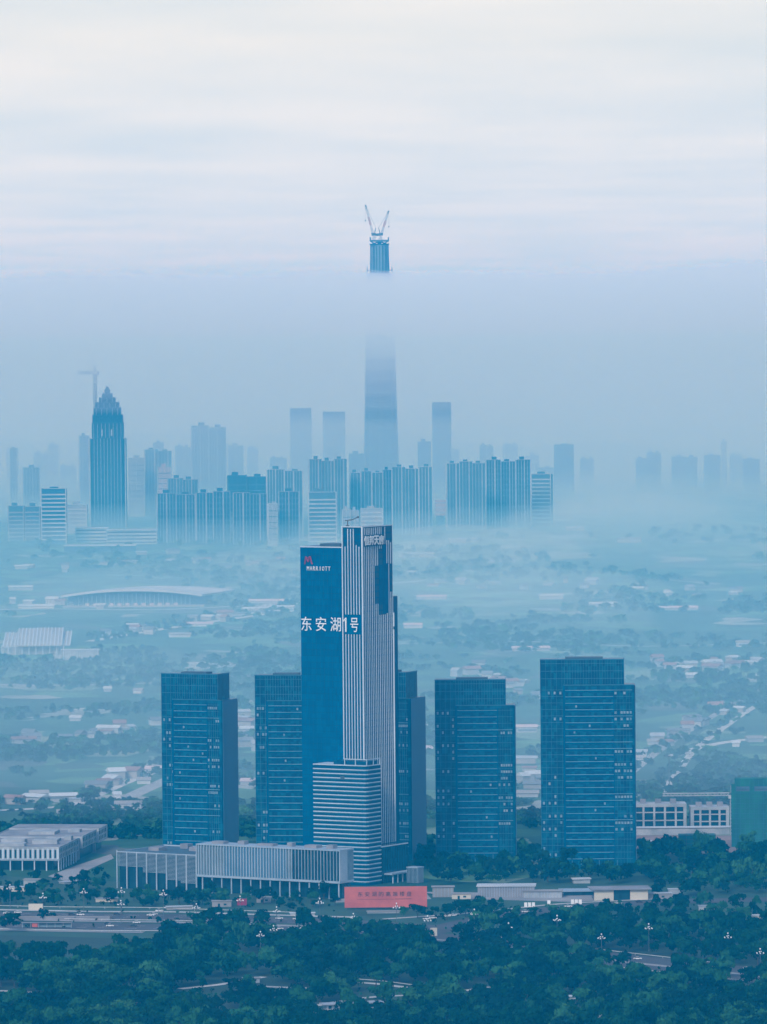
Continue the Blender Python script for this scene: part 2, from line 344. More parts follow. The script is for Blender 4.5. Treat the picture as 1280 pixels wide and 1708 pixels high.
def fog_bank(px, py, wpx, h, depth, dens, label, name='fog_bank'):
    """a flat lens of mist lying on the ground"""
    c = G(px, py); w = wpx / SCL(c) / 2; v = []; f = []; nu, nv = 28, 10
    for j in range(nv + 1):
        t = math.pi * j / nv
        for i in range(nu):
            a = 2 * math.pi * i / nu; e = 1 + .12 * math.sin(3 * a + px) + .08 * math.sin(5 * a)
            v.append((c.x + w * e * math.sin(t) * math.cos(a), c.y + depth / 2 * e * math.sin(t) * math.sin(a), h * math.cos(t) - .4))
    for j in range(nv):
        for i in range(nu): f.append((j * nu + i, (j + 1) * nu + i, (j + 1) * nu + (i + 1) % nu, j * nu + (i + 1) % nu))
    volume(name, v, f, (.70, .87, 1.0), dens, -.3, (.8, .9, 1), label)
fog_bank(1090, 905, 620, 62, 2600, 3.0e-4, 'bank of pale mist over the right distance')
fog_bank(1000, 880, 420, 95, 1500, 2.6e-4, 'thicker mist right of the last apartment tower')
fog_bank(760, 935, 420, 44, 1800, 5.5e-4, 'mist drifting at the feet of the far pillared towers')
fog_bank(860, 1005, 560, 34, 1500, 5e-4, 'thin mist over the fields right of the skyscraper')
fog_bank(330, 985, 620, 30, 1700, 3.5e-4, 'thin mist over the fields around the arched hall')
fog_bank(560, 950, 420, 45, 1300, 4e-4, 'mist at the foot of the dark apartment row')
fog_bank(180, 1140, 520, 26, 900, 3.0e-4, 'thin mist over the left fields')
# ------------------------------------------------------------------ the finned skyscraper and its neighbours
ROT = R(-32.0)
NB = G(613, 1478)                                # near corner of the banded block; local x runs along the broad faces, y goes back
sky_t = thing('skyscraper', 'tallest foreground skyscraper, dark blue slab joined to a tower with white vertical fins', 'skyscraper', NB, ROT)
ZB, ZA, ZC = 231.5, 218.0, 185.0
hs = box(sky_t, 'hotel_slab', M['slab_glass'], -61.3, -28.3, 18.6, 48.0, 0.05, ZA)
hs['label'] = 'plain dark blue slab with a red emblem and hotel name'
box(sky_t, 'parapet', M['fin_white'], -61.4, -28.3, 18.45, 18.85, ZA, ZA + .7)
box(sky_t, 'parapet', M['fin_white'], -61.4, -61.0, 18.85, 48.0, ZA, ZA + .7)
box(sky_t, 'roof_plant', M['roof_dark'], -52, -36, 28, 42, ZA, ZA + 2.2)
# thin joints between the glass panels of the slab
for i in range(1, 11): box(hs, 'panel_joint', M['dark_glass'], -61.3 + 3 * i - .05, -61.3 + 3 * i + .05, 18.54, 18.62, 30, ZA - .3)
for k in range(1, 48): box(hs, 'floor_joint', M['dark_glass'], -61.25, -28.35, 18.55, 18.62, 24 + 4.1 * k, 24.14 + 4.1 * k) if 24 + 4.1 * k < ZA - 2 else None
tw = box(sky_t, 'finned_tower', M['tower_glass'], -28.0, -13.0, 18.0, 55.0, 0.05, ZB)
box(sky_t, 'rear_wing', M['tower_glass'], -28.0, -14.0, 55.05, 62.5, 0.05, ZC)
box(sky_t, 'parapet', M['fin_white'], -28.2, -12.7, 17.7, 18.1, ZB, ZB + .6)
box(sky_t, 'parapet', M['fin_white'], -13.2, -12.7, 18.1, 55.2, ZB, ZB + .6)
# spandrel at each floor of the finned tower, seen between the fins
for k in range(1, 54):
    z = 4.2 * k + 4
    if z < ZB - 3:
        box(tw, 'floor_band', M['slab_glass'], -27.9, -13.1, 17.93, 18.05, z, z + .8)
        box(tw, 'floor_band', M['slab_glass'], -13.05, -12.93, 18.1, 54.9, z, z + .8)
def fin(m, x0, x1, y0, y1, spans):
    for a, b in spans: box(tw, 'fin', m, x0, x1, y0, y1, a, b)
zs0, zs1 = ZT(588, 1055, 4075), ZT(588, 1022, 4075)    # dark field behind the roof-high characters
fin(M['fin_bright'], -28.25, -27.7, 17.2, 18.0, [(2, ZB + .8)])
fin(M['fin_bright'], -13.1, -12.4, 17.2, 18.3, [(2, ZB)])
tops = [219, ZB - 1, ZB - 1, ZB - 1, 220, 219]
for i in range(6):
    x = -28 + 15 * (i + 1) / 7.0
    fin(M['fin_bright'], x - .21, x + .21, 17.35, 18.0, [(5, zs0), (zs1, tops[i])])
zt = lambda py: ZT(635, py, 4095)
NF = 16
for i in range(NF):
    y = 18.3 + 36.5 * (i + 1) / NF; f = (i + 1) / NF
    lo = 24.0
    if f < .42: sp_ = [(lo, ZB - .5)]
    elif f < .56: sp_ = [(lo, zt(1003)), (zt(940), ZB - .5)]
    elif f < .64: sp_ = [(lo, zt(1022)), (zt(912), ZB - .5)]
    elif f < .79: sp_ = [(lo, zt(1022))] + ([(zt(905), ZB - .5)] if i % 2 else [])
    elif f < .90: sp_ = [(lo, zt(938) if i % 2 else zt(1020)), (zt(937), zt(899))]
    else: sp_ = [(lo, zt(985)), (zt(938), zt(903))]
    fin(M['fin_bright'] if i % 2 == 0 else M['fin_white'], -13.0, -12.72, y - .30, y + .30, sp_)
for z0, z1, y0 in ((zt(1043), zt(1020), 55.1), (zt(1400), zt(1048), 54.9)):
    box(sky_t, 'fin', M['fin_bright'], -13.0, -12.2, y0, y0 + .5, z0, z1)
# dark recessed glass boxes near the top of the finned face
box(tw, 'recessed_glass', M['slab_glass'], -13.02, -12.9, 43.0, 50.5, zt(1020), zt(906))
box(tw, 'recessed_glass', M['slab_glass'], -13.02, -12.88, 38.5, 42.8, zt(1002), zt(941))
# writing on the facades
za = ZT(540, 1048, 4100)
letters(hs, '东安湖', M['sign_white'], -56.8, 18.55, za, 11.3, 8.0, 9.2, offset=.0)
letters(tw, '1号', M['sign_white'], -25.6, 17.3, za, 6.6, 6.0, 9.2, offset=.0)
box(tw, 'sign_panel', M['slab_glass'], -27.5, -13.2, 17.55, 17.75, zs0, zs1)
letters(hs, 'MARRIOTT', M['sign_white'], -55.2, 18.55, ZT(530, 948, 4100), 2.35, 1.75, 2.7, offset=.0)
# red emblem: a slanted capital made of strokes
ez = ZT(517, 938, 4100); eme = MB()
for a, b, w in (((0, 0), (.9, 5.0), .75), ((.9, 5.0), (2.6, 1.6), .8), ((2.6, 1.6), (4.1, 5.2), .8), ((4.1, 5.2), (5.3, .9), .85), ((5.3, .9), (6.0, .1), .8), ((1.2, 3.2), (3.4, 4.6), .6)):
    eme.bar((a[0], 0, a[1]), (b[0], 0, b[1]), w)
link('emblem', eme.me('emblem', M['sign_red']), hs, (-57.6, 18.2, ez))
# four characters on the finned face (its wall faces local +x)
zf = ZT(624, 906, 4090)
box(tw, 'sign_panel', M['tower_glass'], -12.9, -12.45, 19.2, 43.6, zf - .6, zf + 6.8)
for i, ch in enumerate('恒邦天府'):
    me = text_mesh(ch, 1.0, M['sign_white'], .1, .03)
    co = np.zeros(len(me.vertices) * 3, 'f'); me.vertices.foreach_get('co', co); co = co.reshape(-1, 3); lo_, hi_ = co.min(0), co.max(0)
    co[:, 0] = (co[:, 0] - lo_[0]) / (hi_[0] - lo_[0]) * 5.7; co[:, 1] = (co[:, 1] - lo_[1]) / (hi_[1] - lo_[1]) * 6.2; co[:, 2] *= 2
    me.vertices.foreach_set('co', co.ravel()); me.update()
    link('letter', me, tw, (-12.2, 19.6 + i * 6.0, zf), (R(90), 0, R(90)))
# window cleaning crane on the roof
cr_t = thing('roof_crane', 'small dark window cleaning crane on the roof of the finned tower', 'crane', NB + Matrix.Rotation(ROT, 3, 'Z') @ Vector((-26.0, 21, ZB)), 0)
box(cr_t, 'base', M['steel'], -1.1, 1.1, -1.1, 1.1, 0, 1.2)
bar(cr_t, 'mast', M['steel'], (0, 0, 1.2), (.2, 0, 4.6), .8)
bar(cr_t, 'jib', M['steel'], (-1.6, 0, 4.2), (3.2, 0, 4.8), .7)
bar(cr_t, 'jib', M['steel'], (3.2, 0, 4.8), (6.6, 0, 6.3), .55)
box(cr_t, 'cradle_head', M['steel'], 6.2, 7.6, -.6, .6, 5.8, 7.0)
# banded block
an = thing('banded_block', 'mid-rise block wrapped in thin white horizontal bands at the foot of the skyscraper', 'building', NB, ROT)
ZN = ZT(612, 1276, 4033)
AW, AD, CH = 40.5, 16.8, 2.2
def ring(name, x0, x1, y0, y1, ch, z0, z1, m):
    """a floor plate whose near corner is rounded off"""
    pts = [(x0, y0), (x1 - ch * 1.6, y0), (x1 - ch * .45, y0 + ch * .22), (x1, y0 + ch), (x1, y1), (x0, y1)]
    n = len(pts); v = [(x, y, z0) for x, y in pts] + [(x, y, z1) for x, y in pts]
    return mesh(name, v, [tuple(reversed(range(n))), tuple(range(n, 2 * n))] + [(i, (i + 1) % n, n + (i + 1) % n, n + i) for i in range(n)], m)
link('body', ring('body', -AW, 0, 0, AD, CH, .05, ZN, M['tower_glass']), an)
band_me = ring('band', -AW - .15, .5, -.5, AD, CH, 0, .55, M['fin_white'])
nb_ = 28; FH = ZN / nb_
for k in range(1, nb_ + 1):
    link('band', band_me, an, (0, 0, FH * k - .5))
mul_me = ring('mullion_band', -AW - .05, .15, -.15, AD, CH, 0, .5, M['mullion'])
for k in range(1, nb_): link('spandrel', mul_me, an, (0, 0, FH * k - 1.15))
for i in range(1, 17): box(an, 'mullion', M['slab_glass'], -AW + 2.35 * i - .06, -AW + 2.35 * i + .06, -.1, .02, 2, ZN - 1)
# roof frame
box(an, 'roof_box', M['tower_glass'], -26, -.8, 1.5, 15, ZN + .1, ZN + 2.6)
box(an, 'roof_beam', M['fin_white'], -17, .4, .2, .7, ZN + 3.6, ZN + 4.1)
box(an, 'roof_beam', M['fin_white'], -.1, .4, .75, AD, ZN + 3.6, ZN + 4.1)
for x, y in ((-16.8, .45), (-8.5, .45), (.1, .45), (.1, 8.5), (.1, AD - .4)): box(an, 'roof_post', M['fin_white'], x - .22, x + .22, y - .22, y + .22, ZN, ZN + 3.6)
box(an, 'roof_sign', M['roof_dark'], -19.5, -16.5, -.8, -.55, ZN - 9.4, ZN - 7.4)
# dark plinth to the right of the block
pl = thing('dark_plinth_hall', 'dark glass plinth hall with white roof edge, behind the red billboard', 'building', NB, ROT)
ZP = ZT(660, 1409, 4060)
box(pl, 'body', M['dark_glass'], -12.6, .3, 17.4, 49.5, .05, ZP)
box(pl, 'roof_edge', M['fin_white'], .15, .55, 17.2, 49.8, ZP, ZP + .7)
box(pl, 'roof_edge', M['fin_white'], -12.6, .15, 17.15, 17.5, ZP, ZP + .7)
box(pl, 'canopy', M['fin_grey'], .5, 6.5, 20, 50, 5.6, 6.5)
for y in (22, 28, 34, 40, 46): box(pl, 'column', M['fin_white'], 5.4, 6.0, y, y + .6, .05, 5.6)
for y in np.arange(20, 49, 3.0): box(pl, 'mullion', M['slab_glass'], .28, .45, y, y + .16, 7, ZP - .2)
gl = thing('glass_pavilion', 'small slatted pavilion right of the dark plinth hall', 'pavilion', G(693, 1473), ROT)
box(gl, 'body', M['dark_glass'], -4, 4, -3.5, 3.5, .05, 10)
for i in range(9): box(gl, 'slat', M['fin_grey'], -4 + i, -3.75 + i, -3.8, -3.5, .3, 10)
for i in range(7): box(gl, 'slat', M['fin_grey'], 4, 4.3, -3 + i, -2.75 + i, .3, 10)
box(gl, 'roof', M['fin_grey'], -4.4, 4.4, -4, 4, 10, 10.6)

# ------------------------------------------------------------------ office towers
def office(label, xl, xm, yb, ytop, wing, theta, depth, wdepth, seed, floors_px=10.85, wproud=3.0, wsplit=.70, hide=None):
    """xl..xm: front face of the tall box in the photograph's pixels; wing = (x0, x1, ytop) of the lower front volume"""
    rnd = random.Random(seed)
    p = G(xl, yb); s = SCL(p); c = math.cos(R(theta))
    w = (xm - xl) / s / c; h = (yb - ytop) / s
    t = thing('office_tower', label, 'office tower', p, R(-theta), 'office towers around the skyscraper')
    g = M['office_glass']
    mb_ = box(t, 'main_box', g, 0, w, 0, depth, .05, h)
    wx0 = (wing[0] - xl) / s / c; wx1 = (wing[1] - xl) / s / c; wh = (yb - wing[2]) / s
    # the lower volume stands a little in front and runs past the box on the right
    me = ring('front_wing', wx0, wx1, -wproud, -wproud + wdepth, 1.2, .05, wh, g)
    fw = link('front_wing', me, t)
    sd_ = box(t, 'side_wall', M['office_side'], wx1, wx1 + .25, -wproud + 1.3, -wproud + wdepth, .3, wh - .2)
    box(t, 'roof_edge', M['mullion'], -.2, w + .2, -.25, .1, h, h + .7)
    box(t, 'roof_edge', M['mullion'], w - .1, w + .25, .15, depth, h, h + .7)
    box(t, 'roof_edge', M['mullion'], wx0 - .15, wx1 - .8, -wproud - .2, -wproud + .2, wh, wh + .5)
    box(t, 'roof_plant', M['roof_dark'], w * .3, w * .75, depth * .25, depth * .75, h, h + 1.4)
    fh = floors_px / s; nfl = int((wh - 3) / fh)
    xs = wx0 + (wx1 - wx0) * wsplit
    crown = h - wh
    # crown mullions
    n = int(w / 1.75)
    for i in range(n + 1):
        x = w * i / n; z0 = wh + .6 if x > wx0 - .3 else .4
        if z0 > 1 or i % 2 == 0: box(mb_, 'mullion', M['mullion'], x - .09, x + .09, -.22, .02, z0, h)
    for k in range(3): box(mb_, 'crown_band', M['mullion'], 0, w, -.12, .02, wh + crown * (.25 + .3 * k), wh + crown * (.25 + .3 * k) + .3)
    # side mullions of the crown and the wing edge piers
    for i in range(1, int(depth / 2.2)): box(mb_, 'mullion', M['mullion'], w, w + .15, 2.2 * i, 2.2 * i + .16, wh, h)
    box(fw, 'edge_pier', M['slab_glass'], wx0 - .3, wx0 + .6, -wproud - .3, -wproud + .1, .3, wh)
    box(fw, 'edge_pier', M['slab_glass'], xs - .25, xs + .25, -wproud - .28, -wproud + .05, .3, wh - 1.5)
    for k in range(nfl + 1):
        z = wh - 3.4 - fh * k
        if z < 4: break
        q = rnd.random()
        x1 = xs if q < .8 else wx1 - 1.6
        box(fw, 'ledge', M['ledge'], wx0 + 1.0, x1 - .3, -wproud - .42, -wproud + .02, z, z + .36)
        box(fw, 'ledge', M['mullion'], xs + .4, wx1 - 1.9, -wproud - .2, -wproud + .02, z + .1, z + .32)
        box(fw, 'spandrel', M['slab_glass'], wx0 + 1.0, xs - .3, -wproud - .15, -wproud + .02, z - 1.1, z - .02)
        box(mb_, 'floor_band', M['mullion'], .1, wx0 - .4, -.16, .02, z + .1, z + .35)
    for i in range(1, 6):
        x = xs + (wx1 - 1.6 - xs) * i / 6; box(fw, 'mullion', M['mullion'], x - .06, x + .06, -wproud - .2, -wproud + .02, 3, wh - 2)
    for i in range(1, 9):
        x = wx0 + 1 + (xs - wx0 - 1) * i / 9; box(fw, 'mullion', M['slab_glass'], x - .05, x + .05, -wproud - .1, -wproud + .02, 3, wh - 2.5)
    # pale blinds behind single panes, in clusters on some floors
    for k in range(nfl + 1):
        z = wh - 3.4 - fh * k - fh * .62
        if z < 5: break
        if rnd.random() < .45:
            cells = [i for i in range(6) if rnd.random() < .62]
            dxw = (wx1 - 1.9 - xs - .4) / 6
            for i in cells: box(fw, 'window_pane', M['pane'], xs + .5 + dxw * i, xs + .5 + dxw * (i + .72), -wproud - .1, -wproud + .01, z, z + fh * .38)
        if rnd.random() < .5 and wx0 > 5:
            for i in range(4):
                if rnd.random() < .5:
                    x = 1.2 + (wx0 - 2.5) * i / 3.4; box(mb_, 'window_pane', M['pane'], x, x + 1.25, -.12, .01, z, z + fh * .42)
        if rnd.random() < .25:
            x = wx0 + (xs - wx0) * rnd.uniform(.15, .85); box(fw, 'window_pane', M['pane'], x, x + 1.1, -wproud - .1, -wproud + .01, z, z + fh * .34)
    if hide != 'no_entrance':
        for i in range(int(w / 6)): box(t, 'column', M['mullion'], 2 + 6 * i, 2.7 + 6 * i, -wproud - .6, -wproud - .02, .05, 6)
    return t
office('leftmost office tower, standing behind the long finned podium', 272, 367, 1424, 1123, (294, 377, 1165), 24, 19, 25, 11)
office('office tower half hidden behind the left edge of the dark slab', 428, 523, 1428, 1126, (449, 560, 1168), 8, 19, 25, 12)
office('office tower mostly hidden behind the right edge of the finned tower', 596, 680, 1432, 1120, (610, 690, 1162), 24, 19, 25, 13)
office('office tower right of the skyscraper, lower of the two on that side', 728, 846, 1440, 1134, (763, 862, 1176), 1.5, 20, 22, 14, wproud=4)
office('tallest and rightmost office tower, with many pale blinds', 904, 1044, 1450, 1100, (943, 1062, 1142), 1.5, 22, 24, 15, wproud=4)

# ------------------------------------------------------------------ long podium with slatted screen and vertical fins
K = G(568, 1501); sK = SCL(K)
pd = thing('podium_building', 'long low podium on columns, slatted screen at one end and white fins along the rest', 'building', K, ROT)
LB, LW = 109.0, 62.5                              # finned box, then the slatted wing
zb0, zb1, zw = 10.2, 31.4, 23.6
box(pd, 'finned_box', M['deck'], -LB, 0, .6, 16, zb0 + 1.4, zb1 - .8)
box(pd, 'floor_slab', M['fin_grey'], -LB - .4, .2, -.6, 16.2, zb0, zb0 + 1.35)
box(pd, 'roof_slab', M['fin_grey'], -LB - .2, .3, -.5, 16.2, zb1 - .75, zb1)
box(pd, 'end_wall', M['podium_fin'], -.35, .2, -.5, 8.5, zb0 + 1.4, zb1 - .8)
box(pd, 'end_wall', M['podium_fin'], -LB - .3, -LB + .3, -.5, 2, zb0 + 1.4, zb1 - .8)
xs_ = -LB + 1.6; k = 0
while xs_ < -36:
    box(pd, 'fin', M['podium_fin'], xs_ - .27, xs_ + .27, -.5, .55, zb0 + 1.4, zb1 - .78); xs_ += 2.25 if k % 3 else 2.0; k += 1
box(pd, 'glass_front', M['dark_glass'], -36, -.8, .3, .58, zb0 + 1.5, zb1 - .85)
box(pd, 'pale_backing', M['office_side'], -88, -40, .35, .57, zb0 + 1.5, zb1 - .85)
for i in range(1, 15): box(pd, 'fin', M['podium_fin'], -36 + 2.4 * i - .14, -36 + 2.4 * i + .14, -.35, .28, zb0 + 1.4, zb1 - .78)
for i in range(7): box(pd, 'fin', M['podium_fin'], -36 - .4 + .8 * i * .2, -36 + .8 * i * .2, -.5, .28, zb0 + 1.4, zb1 - .78) if i == 0 else None
for i in range(15):
    x = -LB + 4 + 7.4 * i; box(pd, 'column', M['podium_fin'], x - .33, x + .33, .3, .95, .05, zb0)
box(pd, 'ground_floor', M['dark_glass'], -LB, -2, 5, 15.5, .05, zb0 - .02)
for x, y, w_r, d_r, h_r in ((-100, 4, 9, 6, 1.6), (-82, 7, 5, 5, 2.2), (-66, 5, 12, 6, 1.3), (-45, 8, 4, 4, 2.4), (-30, 5, 9, 7, 1.7), (-14, 6, 5, 5, 2.3), (-160, 20, 8, 10, 1.6 - 7.6), (-135, 30, 12, 8, 2 - 7.6), (-150, 42, 6, 6, 2.5 - 7.6)): box(pd, 'roof_box', M['roof_grey'], x, x + w_r, y, y + d_r, (zb1 if h_r > 0 else zw - .4), zb1 + h_r)
# slatted wing
box(pd, 'wing_body', M['dark_glass'], -LB - LW + 1, -LB - .6, 2.2, 54, .05, zw - 1.2)
box(pd, 'wing_roof', M['roof_dark'], -LB - LW, -LB - .5, .6, 55, zw - 1.15, zw - .4)
box(pd, 'roof_edge', M['fin_grey'], -LB - LW - .2, -LB - LW + .3, .4, 55, zw - .38, zw + .3)
box(pd, 'roof_edge', M['podium_fin'], -LB - LW, -LB - .4, 54.6, 55.1, zw - .38, zw + .4)
for i in range(9):
    x = -LB - LW + .4 + i * (LW - .8) / 8; box(pd, 'column', M['podium_fin'], x - .36, x + .36, -.2, .5, .05, zw + (1.2 if i in (0, 8) else 0))
box(pd, 'top_rail', M['podium_fin'], -LB - LW, -LB - .4, -.1, .35, zw - .1, zw + .45)
for k in range(22):
    z = zw - .8 - .82 * k
    i0 = 0.02 if k < 11 else (.33 if k < 15 else .62)
    if k >= 20: i0 = .8
    box(pd, 'slat', M['fin_grey'], -LB - LW * (1 - i0), -LB - .5, .05, .28, z, z + .26)
# ------------------------------------------------------------------ near surroundings of the towers
bb = thing('billboard', 'wide red billboard with a row of dark characters, at the foot of the towers', 'billboard', G(644, 1517), R(1.0))
sb = SCL(G(644, 1517)); bw = 138 / sb; bh = 38 / sb
box(bb, 'panel', M['billboard_red'], -bw / 2, bw / 2, 0, .5, 1.2, bh)
box(bb, 'frame', M['steel'], -bw / 2 - .15, bw / 2 + .15, .05, .6, bh, bh + .25)
for i in range(9): box(bb, 'post', M['steel'], -bw / 2 + 1 + i * (bw - 2) / 8 - .15, -bw / 2 + 1 + i * (bw - 2) / 8 + .15, .5, 1.0, 0, bh - .2)
letters(bb, '东安湖的高端楼盘', M['ink'], -bw * .31, 0, bh * .57, 4.35, 3.0, 3.0, extrude=.06, offset=.004)
box(bb, 'underline', M['ink'], -bw * .35, bw * .10, -.05, .0, bh * .44, bh * .44 + .16)
box(bb, 'underline', M['ink'], bw * .11, bw * .31, -.06, .0, bh * .44, bh * .44 + .34)

# low white hall with two rows of tall windows
wb = thing('white_school_building', 'long low white building on columns with rows of tall dark windows, left of the podium', 'building', G(99, 1453), R(-7.7))
z0, z1, D_ = 7.4, 15.0, 176.0
box(wb, 'upper_storey', M['white_wall'], -62, 0, 0, 72, z0, z1)
box(wb, 'upper_storey', M['white_wall'], -62, 0, 86, 140, z0, z1 + .4)
box(wb, 'recess', M['roof_grey'], -60, -2.0, 72.02, 85.98, 0, z1 - .6)
en = box(wb, 'end_pavilion', M['white_wall'], -62, 1.0, 142, D_, z0 - 1, z1 + 1.2)
box(wb, 'recess', M['roof_grey'], -60, -1.2, 140.02, 141.98, 0, z1 - .6)
box(wb, 'roof', M['roof_grey'], -61, -1, 1, 71, z1, z1 + .25)
box(wb, 'roof', M['roof_grey'], -61, -1, 87, 139, z1 + .4, z1 + .6)
box(wb, 'roof', M['roof_grey'], -61, 0, 143, D_ - 1, z1 + 1.2, z1 + 1.4)
for x0, x1, y0, y1 in ((-62, 0, -.1, .5), (-.5, .1, .5, 72), (-.5, .1, 86, 140), (-62, -61.5, .5, 140)): box(wb, 'parapet', M['white_wall'], x0, x1, y0, y1, z1 + .01, z1 + 1.0)
for i in range(18):
    x = -1.9 - 3.38 * i
    box(wb, 'window', M['dark_glass'], x - 1.35, x, -.06, .05, z0 + 1.1, z1 - .9)
    box(wb, 'pilaster', M['fin_white'], x + .25, x + 1.75, -.35, 0, z0 + .6, z1 - .1)
for y0, n in ((2, 12), (88, 9), (144, 5)):
    for i in range(n):
        y = y0 + 5.8 * i
        for zz in (z0 + .8, z0 + 4.6): box(wb, 'window', M['dark_glass'], -.04 if y0 < 140 else .96, .06 if y0 < 140 else 1.06, y, y + 2.6, zz, zz + 2.5)
box(wb, 'cornice', M['fin_grey'], -62, .3, -.6, -.36, z0 - .5, z0 + .4)
for i in range(8): box(wb, 'column', M['fin_white'], -.9 - 8.2 * i, -.2 - 8.2 * i, .2, .9, 0, z0)
for i in range(7): box(wb, 'column', M['fin_white'], -.8, -.1, 9 + 9 * i, 9.7 + 9 * i, 0, z0)
box(wb, 'ground_floor', M['dark_glass'], -60, -5, 7, 70, .05, z0)
box(wb, 'ground_floor', M['dark_glass'], -60, -3, 88, D_ - 2, .05, z0 - 1)
for x, y, w, d, h in ((-44, 12, 18, 9, 2.2), (-46, 34, 16, 10, 3.0), (-24, 30, 17, 8, 3.2), (-20, 52, 10, 9, 2), (-40, 100, 18, 20, 2.5), (-16, 118, 8, 9, 2.6), (-8, 60, 5, 8, 3)): box(wb, 'roof_box', M['white_wall'], x, x + w, y, y + d, z1 + .26, z1 + h)

# low halls on the right of the billboard
def hall(label, x0, x1, yt, yb, depth, wall='white_wall', roof='roof_grey', rz=0.0, ribs=0, over=.8, name='low_hall', cat='building'):
    p = G((x0 + x1) / 2, yb); s = SCL(p); w = (x1 - x0) / s; h = (yb - yt) / s - depth * .09 / 2.6 * .0
    t = thing(name, label, cat, p, R(rz))
    box(t, 'wall', M[wall], -w / 2, w / 2, 0, depth, 0.02, h)
    box(t, 'roof', M[roof], -w / 2 - over, w / 2 + over, -over, depth + over, h, h + .5)
    for i in range(ribs):
        x = -w / 2 + w * (i + .5) / ribs; box(t, 'rib', M['fin_grey'], x - .14, x + .14, -.25, 0, .1, h)
    for i in range(max(2, int(w / 7))):
        x = -w / 2 + 2 + i * (w - 4) / max(1, int(w / 7) - 1) if int(w / 7) > 1 else -w / 4 + i * w / 2
        if not ribs and wall != 'white_wall': box(t, 'window', M['dark_glass'], x - .9, x + .9, -.06, .03, h * .35, h * .75)
    return t, w, h
hall('long pale roofed hall with ribbed wall, below the lower right office tower', 797, 892, 1479, 1497, 16, 'roof_grey', 'far_white', -3, 22)
hall('low white wall block beside the ribbed hall', 874, 938, 1487, 1498, 8, 'white_wall', 'concrete', -2, 12)
t_, w_, h_ = hall('flat roofed pavilion with cream end walls and wide glass, right of the ribbed hall', 992, 1081, 1484, 1502, 18, 'dark_glass', 'roof_grey', 4, 0, 2.5)
box(t_, 'end_wall', M['cream_wall'], -w_ / 2 - .3, -w_ / 2 + 12, -.5, -.1, .05, h_ - .1)
box(t_, 'end_wall', M['cream_wall'], w_ / 2 - 11, w_ / 2 + .3, -.5, -.1, .05, h_ - .1)
t2_, w2_, h2_ = hall('low canopy roof between the white wall block and cream pavilion', 940, 1000, 1487, 1494, 14, 'dark_glass', 'fin_grey', 3, 0, 2)
hall('grey site wall right beside the red billboard', 722, 757, 1480, 1497, 6, 'concrete', 'concrete', 0, 6)
hall('small pale kiosk in the trees below the tallest office tower', 957, 985, 1467, 1474, 8, 'white_wall', 'far_white', 5)
tp = thing('green_tarpaulin', 'bright green tarpaulin tent beside the grey site wall', 'tarpaulin', G(742, 1494), 0)
tpm = MB(); tpm.v = [(-2.6, 0, 0), (2.6, 0, 0), (2.6, 4, 0), (-2.6, 4, 0), (-2.2, 2, 3.6), (2.2, 2, 3.9)]; tpm.f = [(0, 1, 5, 4), (1, 2, 5), (2, 3, 4, 5), (3, 0, 4), (0, 3, 2, 1)]
link('cover', tpm.me('cover', M['green_net']), tp); bar(tp, 'ridge_pole', M['steel'], (-2.5, 2, 3.75), (2.5, 2, 3.98), .15)
for x, y, lab in ((884, 1516, 'three white notice panels beside the parked car, nearer the billboard'), (962, 1511, 'three white notice panels in front of the canopy roof')):
    t = thing('notice_boards', lab, 'notice board', G(x, y), 0)
    for i in range(3):
        box(t, 'panel', M['sign_white'], -3.4 + 2.4 * i, -1.5 + 2.4 * i, -.08, .08, 1.0, 3.9)
        box(t, 'post', M['steel'], -2.6 + 2.4 * i, -2.3 + 2.4 * i, .1, .3, 0, 3.7)
t = thing('notice_board', 'single small white notice panel between the two panel groups', 'notice board', G(916, 1511), 0)
box(t, 'panel', M['sign_white'], -1.0, 1.0, -.08, .08, 1.2, 3.4); box(t, 'post', M['steel'], -.15, .15, .1, .3, 0, 3.2)

# buildings and site at the right edge
def frame_block(label, x0, x1, yt, yb, nb, depth=20):
    p = G((x0 + x1) / 2, yb); s = SCL(p); w = (x1 - x0) / s; h = (yb - yt) / s
    t = thing('teaching_block', label, 'building', p, R(1))
    box(t, 'body', M['dark_glass'], -w / 2 + .5, w / 2 - .5, .6, depth, .05, h - .5)
    box(t, 'side_frame', M['white_wall'], -w / 2, -w / 2 + 2.2, -.3, depth, .02, h - 2.2); box(t, 'side_frame', M['white_wall'], w / 2 - 2.2, w / 2, -.3, depth, .02, h - 2.2)
    box(t, 'top_frame', M['white_wall'], -w / 2, w / 2, -.3, depth, h - 2.18, h)
    for i in range(1, nb): x = -w / 2 + w * i / nb; box(t, 'pier', M['white_wall'], x - .7, x + .7, 0, .6, .05, h - 2.2)
    for k in (1, 2): box(t, 'floor_beam', M['white_wall'], -w / 2 + 2.2, w / 2 - 2.2, .1, .6, h * .33 * k - .5, h * .33 * k + .3)
    for i in range(3): box(t, 'roof_box', M['roof_grey'], -w * .35 + w * .28 * i, -w * .35 + w * .28 * i + 4, 5, 10, h, h + 3)
    return t
frame_block('white framed teaching block right beside the tallest office tower', 1056, 1146, 1341, 1382, 5)
frame_block('white framed teaching block beside the tower crane', 1153, 1217, 1346, 1382, 4)
hall('long white boundary hall below the two teaching blocks', 1056, 1218, 1381, 1393, 8, 'white_wall', 'far_white', .5)
hall('bright white site hut on the reddish building ground', 1063, 1093, 1404, 1408, 4, 'white_wall', 'far_white', 0)
p = G(1164, 1420); s = SCL(p)
gb = thing('netted_block', 'low building shell under teal safety netting on the building site', 'building site', p, 0)
box(gb, 'net_wall', M['green_net'], -12.5, 12.5, 0, 14, 0, 11)
for i in range(6): box(gb, 'scaffold_pole', M['steel'], -12.5 + 5 * i - .12, -12.5 + 5 * i + .12, -.4, -.1, 0, 12.2)
